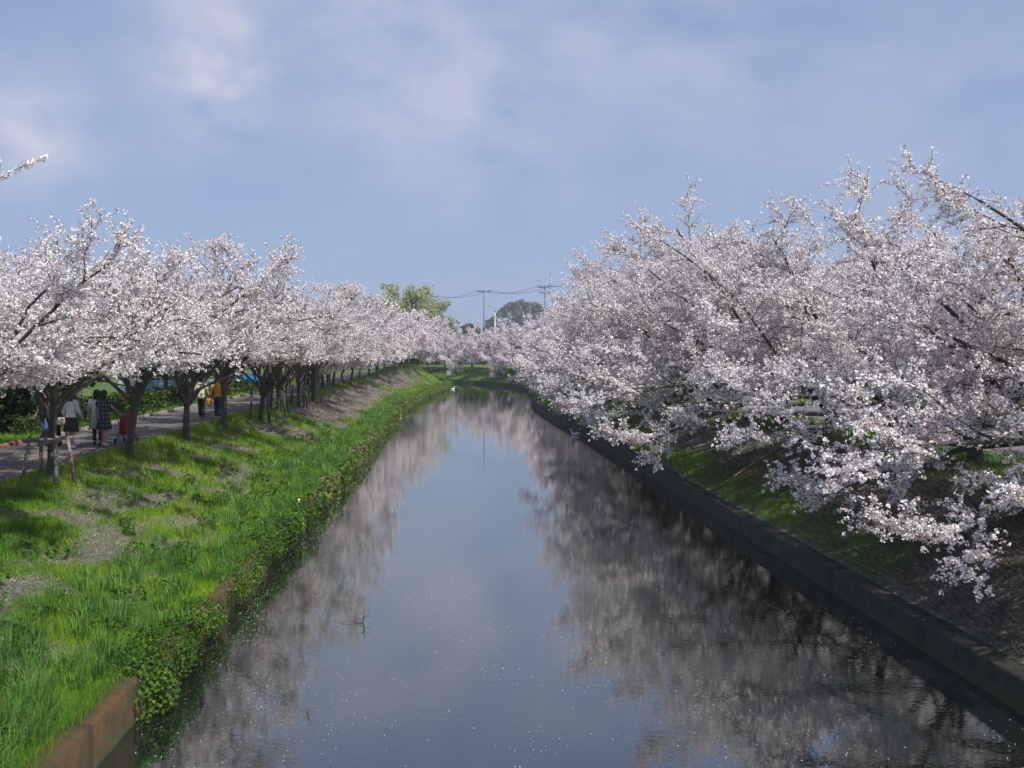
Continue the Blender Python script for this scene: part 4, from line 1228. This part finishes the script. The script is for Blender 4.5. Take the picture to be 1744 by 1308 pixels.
def person(x, y, rz, height, label, top, bottom, hairlen=.0, sleeve='long', hem=.86, bot='trousers', step=.12, armL=(.0, .0), armR=(.0, .0), shoe=None, dress=False, head_turn=0, hoodc=None, extras=None, bothem=.5, bareleg=False, lean=0.0):
    """faces +Y before rotation. armL/armR = (forward, outward) offset of the wrist"""
    t = thing('person', label, 'person', (x, y, TOP + .012), rz)
    s = height / 1.72; t.scale = (s, s, s)
    hx = .09
    J = {'pelvis': (0, 0, .93), 'waist': (0, 0, 1.06), 'chest': (0, .01 + lean * .5, 1.27), 'neck0': (0, -.01 + lean, 1.43), 'neck1': (0, .005 + lean, 1.50),
         'head0': (0, .015 + lean, 1.555), 'head1': (0, .02 + lean, 1.63), 'head2': (0, .01 + lean, 1.685)}
    Rr = {'pelvis': .135, 'waist': .12, 'chest': .145, 'neck0': .06, 'neck1': .052, 'head0': .072, 'head1': .093, 'head2': .06}
    E = [('pelvis', 'waist'), ('waist', 'chest'), ('chest', 'neck0'), ('neck0', 'neck1'), ('neck1', 'head0'), ('head0', 'head1'), ('head1', 'head2')]
    wr = {}
    for sd, sx, (fw, ow) in (('l', -1, armL), ('r', 1, armR)):
        st = step if sd == 'l' else -step
        J['sh' + sd] = (sx * .165, lean * .8, 1.385); Rr['sh' + sd] = .058
        w_ = np.array([sx * (.235 + ow), .04 + fw + lean, .86 + abs(fw) * .75])
        el = (np.array(J['sh' + sd]) + w_) / 2 + np.array([sx * .03, -.05 - abs(fw) * .25, -.03])
        J['el' + sd] = tuple(el); Rr['el' + sd] = .042
        J['wr' + sd] = tuple(w_); Rr['wr' + sd] = .028
        hd = norm(w_ - el); pm = w_ + hd * .07
        J['pm' + sd] = tuple(pm); Rr['pm' + sd] = (.034)
        E += [('chest', 'sh' + sd), ('sh' + sd, 'el' + sd), ('el' + sd, 'wr' + sd), ('wr' + sd, 'pm' + sd)]
        wr[sd] = (w_, hd, pm)
        J['hip' + sd] = (sx * hx, 0, .86); Rr['hip' + sd] = .088
        J['kn' + sd] = (sx * (hx + .005), st * .55 + .03, .48); Rr['kn' + sd] = .058
        J['an' + sd] = (sx * (hx + .01), st, .085); Rr['an' + sd] = .036
        J['to' + sd] = (sx * (hx + .025), st + .15, .035); Rr['to' + sd] = .032
        E += [('pelvis', 'hip' + sd), ('hip' + sd, 'kn' + sd), ('kn' + sd, 'an' + sd), ('an' + sd, 'to' + sd)]
        # fingers of different length
        side = norm(np.cross(hd, np.array([sx * 1.0, 0, 0]))) if abs(hd[0]) < .9 else np.array([0, 1.0, 0])
        for fi, (o_, ln) in enumerate(((-.024, .062), (-.008, .074), (.008, .070), (.024, .055))):
            a = pm + side * o_ + hd * .02; b_ = a + hd * ln * .55; c_ = b_ + norm(hd + np.array([-sx * .5, .1, 0])) * ln * .45
            J[f'f{fi}a{sd}'] = tuple(a); J[f'f{fi}b{sd}'] = tuple(b_); J[f'f{fi}c{sd}'] = tuple(c_)
            Rr[f'f{fi}a{sd}'] = .0095; Rr[f'f{fi}b{sd}'] = .0085; Rr[f'f{fi}c{sd}'] = .007
            E += [('pm' + sd, f'f{fi}a{sd}'), (f'f{fi}a{sd}', f'f{fi}b{sd}'), (f'f{fi}b{sd}', f'f{fi}c{sd}')]
        a = w_ + hd * .03 + side * .03; b_ = a + norm(side * .8 + hd) * .035; c_ = b_ + hd * .025
        J['ta' + sd] = tuple(a); J['tb' + sd] = tuple(b_); J['tc' + sd] = tuple(c_); Rr['ta' + sd] = .012; Rr['tb' + sd] = .010; Rr['tc' + sd] = .008
        E += [('wr' + sd, 'ta' + sd), ('ta' + sd, 'tb' + sd), ('tb' + sd, 'tc' + sd)]
    link('body', skin_body(J, E, Rr, 'body', M_skin), t)
    hy = .015 + lean
    # face
    ct, sn = math.cos(head_turn), math.sin(head_turn)
    def face(px_, py_, pz_): return (px_ * ct - (py_) * sn, hy + px_ * sn + py_ * ct, pz_)
    b = MB(); b.tube([face(0, .085, 1.625), face(0, .112, 1.60), face(0, .095, 1.592)], [.008, .015, .01], 6); b.obj('nose', M_skin, t)
    for sx in (-1, 1):
        b = MB(); b.ellipsoid(face(sx * .033, .088, 1.628), (.013, .008, .008), 8, 5); b.obj('eye', M_hair, t)
        b = MB(); b.ellipsoid(face(sx * .095, .0, 1.61), (.012, .02, .032), 8, 5); b.obj('ear', M_skin, t)
    b = MB(); b.ellipsoid(face(0, .088, 1.572), (.026, .008, .007), 8, 5); b.obj('mouth', M_lip, t)
    # hair
    b = MB()
    b.ellipsoid(face(0, -.018, 1.645), (.108, .112, .098), 14, 8, 0, .62)
    if hairlen > 0:
        c0 = face(0, -.055, 0)
        b.loft([(c0[0], c0[1], 1.65, .10, .065), (c0[0], c0[1], 1.58, .105, .06), (c0[0], c0[1] - .01, 1.58 - hairlen * .6, .10, .05), (c0[0], c0[1] - .01, 1.58 - hairlen, .075, .035)], 12)
    b.obj('hair', M_hair, t)
    # top
    b = MB(); pl = .0
    hw = .185 if hem < .85 else .165
    rings = [(0, 0, hem, hw + (.07 if dress else 0), (hw + (.05 if dress else 0)) * .72), (0, 0, max(hem + .05, .93) if not dress else .95, .165, .125), (0, 0, 1.07, .150, .112),
             (0, lean * .5, 1.25, .185, .128), (0, lean * .8, 1.36, .178, .11), (0, lean, 1.43, .09, .075), (0, lean, 1.465, .062, .06)]
    b.loft(rings, 16)
    for sd, sx in (('l', -1), ('r', 1)):
        a, e, w_ = (np.array(J[q + sd]) for q in ('sh', 'el', 'wr'))
        inner = a + np.array([-sx * .06, 0, -.01])
        if sleeve == 'long': b.tube([inner, a, e, w_], [.070, .074, .058, .042], 10)
        else: b.tube([inner, a, a * .45 + e * .55], [.070, .074, .068], 10)
    b.obj('dress' if dress else 'jacket' if sleeve == 'long' else 'shirt', top, t)
    # bottom
    if bot == 'trousers' or bot == 'shorts':
        b = MB()
        b.loft([(0, 0, .80, .155, .12), (0, 0, .90, .168, .125), (0, 0, 1.0, .15, .11)], 14)
        for sd in 'lr':
            h_, kn, an = (np.array(J[q + sd]) for q in ('hip', 'kn', 'an'))
            if bot == 'trousers': b.tube([h_ + [0, 0, .02], (h_ + kn) / 2, kn, (kn + an) / 2, an + [0, 0, -.02]], [.098, .085, .072, .066, .062], 10)
            else: b.tube([h_ + [0, 0, .02], (h_ + kn) / 2, kn + [0, 0, -.04]], [.105, .098, .09], 10)
        b.obj('trousers', bottom, t)
    elif bot == 'skirt':
        b = MB(); b.loft([(0, 0, bothem, .24, .2), (0, 0, .75, .2, .165), (0, 0, .93, .165, .125), (0, 0, 1.0, .145, .105)], 16); b.obj('skirt', bottom, t)
    elif bot == 'leggings':
        b = MB()
        for sd in 'lr':
            h_, kn, an = (np.array(J[q + sd]) for q in ('hip', 'kn', 'an'))
            b.tube([h_, kn, (kn + an) / 2, an + [0, 0, .06]], [.092, .064, .055, .042], 10)
        b.obj('leggings', bottom, t)
    for sd in 'lr':
        an = np.array(J['an' + sd]); b = MB()
        b.tube([an + [0, -.07, -.035], an + [0, -.02, -.03], an + [0, .08, -.042], an + [.0, .17, -.052], an + [0, .20, -.06]], [.03, .05, .046, .038, .015], 10, ry=[.03, .05, .042, .030, .015])
        b.obj('shoe', shoe or M_shoe_d, t)
    if extras: extras(t, J, wr)
    return t
M_lip = simple('lip', (.30, .10, .09), .5, .05, 10)
c_black = cloth('black_cloth', (.018, .018, .02)); c_navy = cloth('navy_cloth', (.022, .03, .07)); c_jean = cloth('denim', (.06, .10, .20))
c_white = cloth('white_cloth', (.62, .62, .64)); c_pbl = cloth('pale_blue_white_cloth', (.50, .56, .62)); c_cream = cloth('cream_cloth', (.66, .63, .44))
c_orange = cloth('orange_cloth', (.60, .26, .03)); c_beige = cloth('beige_cloth', (.45, .38, .27)); c_red = cloth('red_cloth', (.22, .02, .03)); c_pink = cloth('pink_cloth', (.62, .34, .33))
c_plaid = plaid('dark_plaid', (.022, .03, .045), (.20, .25, .30), (.07, .10, .13))
c_stripe = plaid('navy_check', (.03, .045, .10), (.12, .15, .25), (.05, .07, .14))
def bag_on(t, pos, size, mat, strap_to, smat):
    b = MB(); b.loft([(pos[0], pos[1], pos[2] - size[2], size[0] * .9, size[1] * .8), (pos[0], pos[1], pos[2] - size[2] * .5, size[0], size[1]), (pos[0], pos[1], pos[2] + size[2] * .6, size[0] * .95, size[1] * .7), (pos[0], pos[1], pos[2] + size[2], size[0] * .8, size[1] * .3)], 12)
    o = b.obj('shoulder_bag', mat); return o
AWAY = 0.0           # facing +Y, away from the camera
def place_bag(name, label, loc, size, mat, strap=None, cat='bag'):
    t = thing(name, label, cat, loc)
    b = MB(); b.loft([(0, 0, -size[2], size[0] * .85, size[1] * .8), (0, 0, -size[2] * .6, size[0], size[1]), (0, 0, size[2] * .5, size[0] * .96, size[1] * .8), (0, 0, size[2], size[0] * .85, size[1] * .35)], 12); b.obj('bag_body', mat, t)
    if strap is not None:
        b = MB(); b.tube(strap, .014, 6); b.obj('strap', M_shoe_d, t)
    return t
person(-12.1, 30.2, R(170), 1.60, 'person in a black T-shirt and blue jeans half hidden behind the staked tree', c_black, c_jean, .12, 'short', .84, armR=(.05, .02))
person(-11.45, 29.3, R(75), 1.76, 'man in a navy checked shirt facing left and holding a drink', c_stripe, c_black, 0, 'long', .82, armL=(.22, -.08), armR=(.05, .0), step=.05)
b = MB(); b.loft([(0, 0, -.05, .026, .026), (0, 0, .05, .034, .034), (0, 0, .055, .035, .035)], 10)
_a = R(75); _h = np.array([-.155, .30, 1.04]) * (1.76 / 1.72)
o = b.obj('paper_cup', c_white, loc=(-11.45 + _h[0] * math.cos(_a) - _h[1] * math.sin(_a), 29.3 + _h[0] * math.sin(_a) + _h[1] * math.cos(_a), TOP + _h[2] + .03)); tag(o, 'white paper cup held by the man in the navy checked shirt', 'cup')
person(-10.75, 28.6, R(-15), 1.62, 'woman in a white blouse and black knee length skirt with a dark bag strap', c_white, c_black, .22, 'long', .80, bot='skirt', bothem=.50, step=.14, shoe=M_shoe_w, armR=(.1, .03))
place_bag('shoulder_bag', 'beige patterned bag hanging at the side of the woman in the white blouse', (-11.02, 28.52, TOP + .78), (.15, .07, .11), c_beige, [(-.0, 0, .1), (.05, -.08, .3), (.18, -.10, .52), (.30, -.02, .62)])
person(-10.35, 29.5, R(10), 1.60, 'person in a loose white and pale blue smock with black leggings', c_pbl, c_black, .16, 'long', .52, bot='leggings', dress=True, step=.10, armL=(.1, .03))
person(-10.05, 29.2, R(-5), 1.60, 'woman in a dark plaid dress walking away beside the red pushchair', c_plaid, c_black, .20, 'short', .50, bot='none', dress=True, step=.13, armR=(.28, .02), shoe=M_shoe_w)
# pushchair
t = thing('pushchair', 'red pushchair pushed by the woman in the plaid dress', 'pushchair', (-9.66, 29.9, TOP + .01), R(-8))
b = MB(); b.loft([(0, .0, .28, .17, .15), (0, .02, .42, .19, .2), (0, .0, .60, .19, .16), (0, -.04, .78, .17, .10)], 12); b.obj('seat', c_red, t)
b = MB(); b.ellipsoid((0, .05, .74), (.2, .22, .18), 12, 6, 0, .55); b.obj('hood', c_red, t)
for sx in (-.19, .19):
    b = MB(); b.tube([(sx, .28, .08), (sx, .05, .42), (sx, -.18, .78), (sx, -.34, .96)], .014, 6); b.obj('frame', M_dsteel, t)
    b = MB(); b.tube([(sx, -.26, .08), (sx, .0, .45)], .013, 6); b.obj('frame', M_dsteel, t)
    for yy_ in (.28, -.26):
        b = MB(); a_ = np.linspace(0, 2 * math.pi, 15)
        b.tube(np.column_stack([np.full(15, sx * 1.1), yy_ + .075 * np.cos(a_), .085 + .075 * np.sin(a_)]), .016, 6, False)
        b.tube([(sx * 1.1 - .02, yy_, .085), (sx * 1.1 + .02, yy_, .085)], .045, 8); b.obj('wheel', M_shoe_d, t)
b = MB(); b.tube([(-.19, -.34, .96), (.19, -.34, .96)], .016, 6); b.obj('handle', M_shoe_d, t)
# middle group
def hood(c):
    def f(t, J, wr):
        b = MB(); b.ellipsoid((0, -.075, 1.44), (.115, .06, .06), 10, 6); b.obj('hood', c, t)
    return f
person(-10.35, 41.4, R(-5), 1.66, 'woman in a cream hooded jacket and black trousers walking away', c_cream, c_black, .08, 'long', .80, armL=(-.02, .10), armR=(-.02, .12), extras=hood(c_cream), step=.1)
person(-10.1, 43.2, R(0), 1.68, 'person in a dark navy jacket walking between the cream and orange jackets', c_navy, c_black, .05, 'long', .82, step=.12)
person(-9.6, 41.0, R(0), 1.66, 'person in an orange jacket and navy trousers behind the thin tree trunk', c_orange, c_navy, .06, 'long', .86, shoe=M_shoe_w, step=.14, armL=(.0, .06), armR=(.05, .10))
place_bag('tote_bag', 'orange bag carried low by the walker in the orange jacket', (-9.93, 41.0, TOP + .66), (.10, .06, .17), c_orange, [(-.05, 0, .16), (.0, 0, .26), (.05, 0, .16)])
person(-9.65, 52.5, R(180), 1.66, 'person in blue jeans and a dark top strolling on the path beyond the stakes', c_navy, c_jean, 0, 'long', .86, shoe=M_shoe_w)
person(-10.0, 68, R(180), 1.62, 'distant walker in a pink top and dark skirt near the stakes', c_pink, c_black, .1, 'long', .84, bot='skirt', bothem=.45)
person(-12.2, 74, R(20), 1.66, 'distant walker in dark clothes on the far part of the left path', c_black, c_black, 0, 'long', .84)
person(-11.5, 78, R(180), 1.64, 'distant walker in a navy coat further along the left path', c_navy, c_black, .1, 'long', .6)
person(-10.3, 82, R(180), 1.60, 'distant walker in a white top on the left path', c_white, c_navy, .1, 'short', .84)
# picnickers near the bend
mz = float(profile(4.2, 122)) 

t = thing('marker_post', 'thin white post standing on the left bank before the bend', 'post', (at_px(661, 116), 116, TOP + .5))
b = MB(); b.tube([(0, 0, 0), (0, 0, 2.3)], .05, 8); b.obj('post_shaft', M_pale, t)
b = MB(); b.loft([(0, 0, 2.3, .06, .06), (0, 0, 2.4, .03, .03)], 8); b.obj('cap', M_steel, t)
# sprig standing clear of the crown of the second left tree
tt = [o for o in C.objects if o.get('label', '').startswith('blossoming cherry tree whose sprig')][0]
k_ = np.array([.84, .84, .84 * .97])
sp_ = [(np.array([(-.5, 0, 3.9), (.1, 0, 4.9), (.75, 0, 5.40), (1.35, 0, 5.66), (1.8, 0, 5.86), (2.2, 0, 5.99)]) / k_, np.array([.02, .016, .012, .010, .008, .005]), 5),
       (np.array([(1.35, 0, 5.66), (1.38, 0, 5.85), (1.36, 0, 6.02)]) / k_, np.array([.006, .005, .004]), 4)]
link('branch', wood_mesh('branch', sp_, M_bark), tt)
cmx, _n = crown_mesh('blossom_cluster', 77, [(sp_[0][0][2:], .04), (sp_[0][0][4:], .05), (sp_[1][0][2:], .05), (sp_[1][0][1:], .04)], .05, 9, .055, .05, M_petal, .6)
link('crown', cmx, tt)
# ------------------------------------------------------------------ spring haze
m = bpy.data.materials.new('spring_haze'); m.use_nodes = True
nt = m.node_tree; nt.nodes.clear()
out = N(nt, 'ShaderNodeOutputMaterial')
pv = N(nt, 'ShaderNodeVolumePrincipled', inputs={'Color': (.78, .84, .95, 1), 'Density': .0005, 'Anisotropy': .2})
L(nt, pv.outputs[0], out.inputs['Volume'])
b = MB(); b.box((0, 2250, 19), (7200, 4640, 44))
o = b.obj('haze', m, smooth=False); tag(o, kind='stuff')
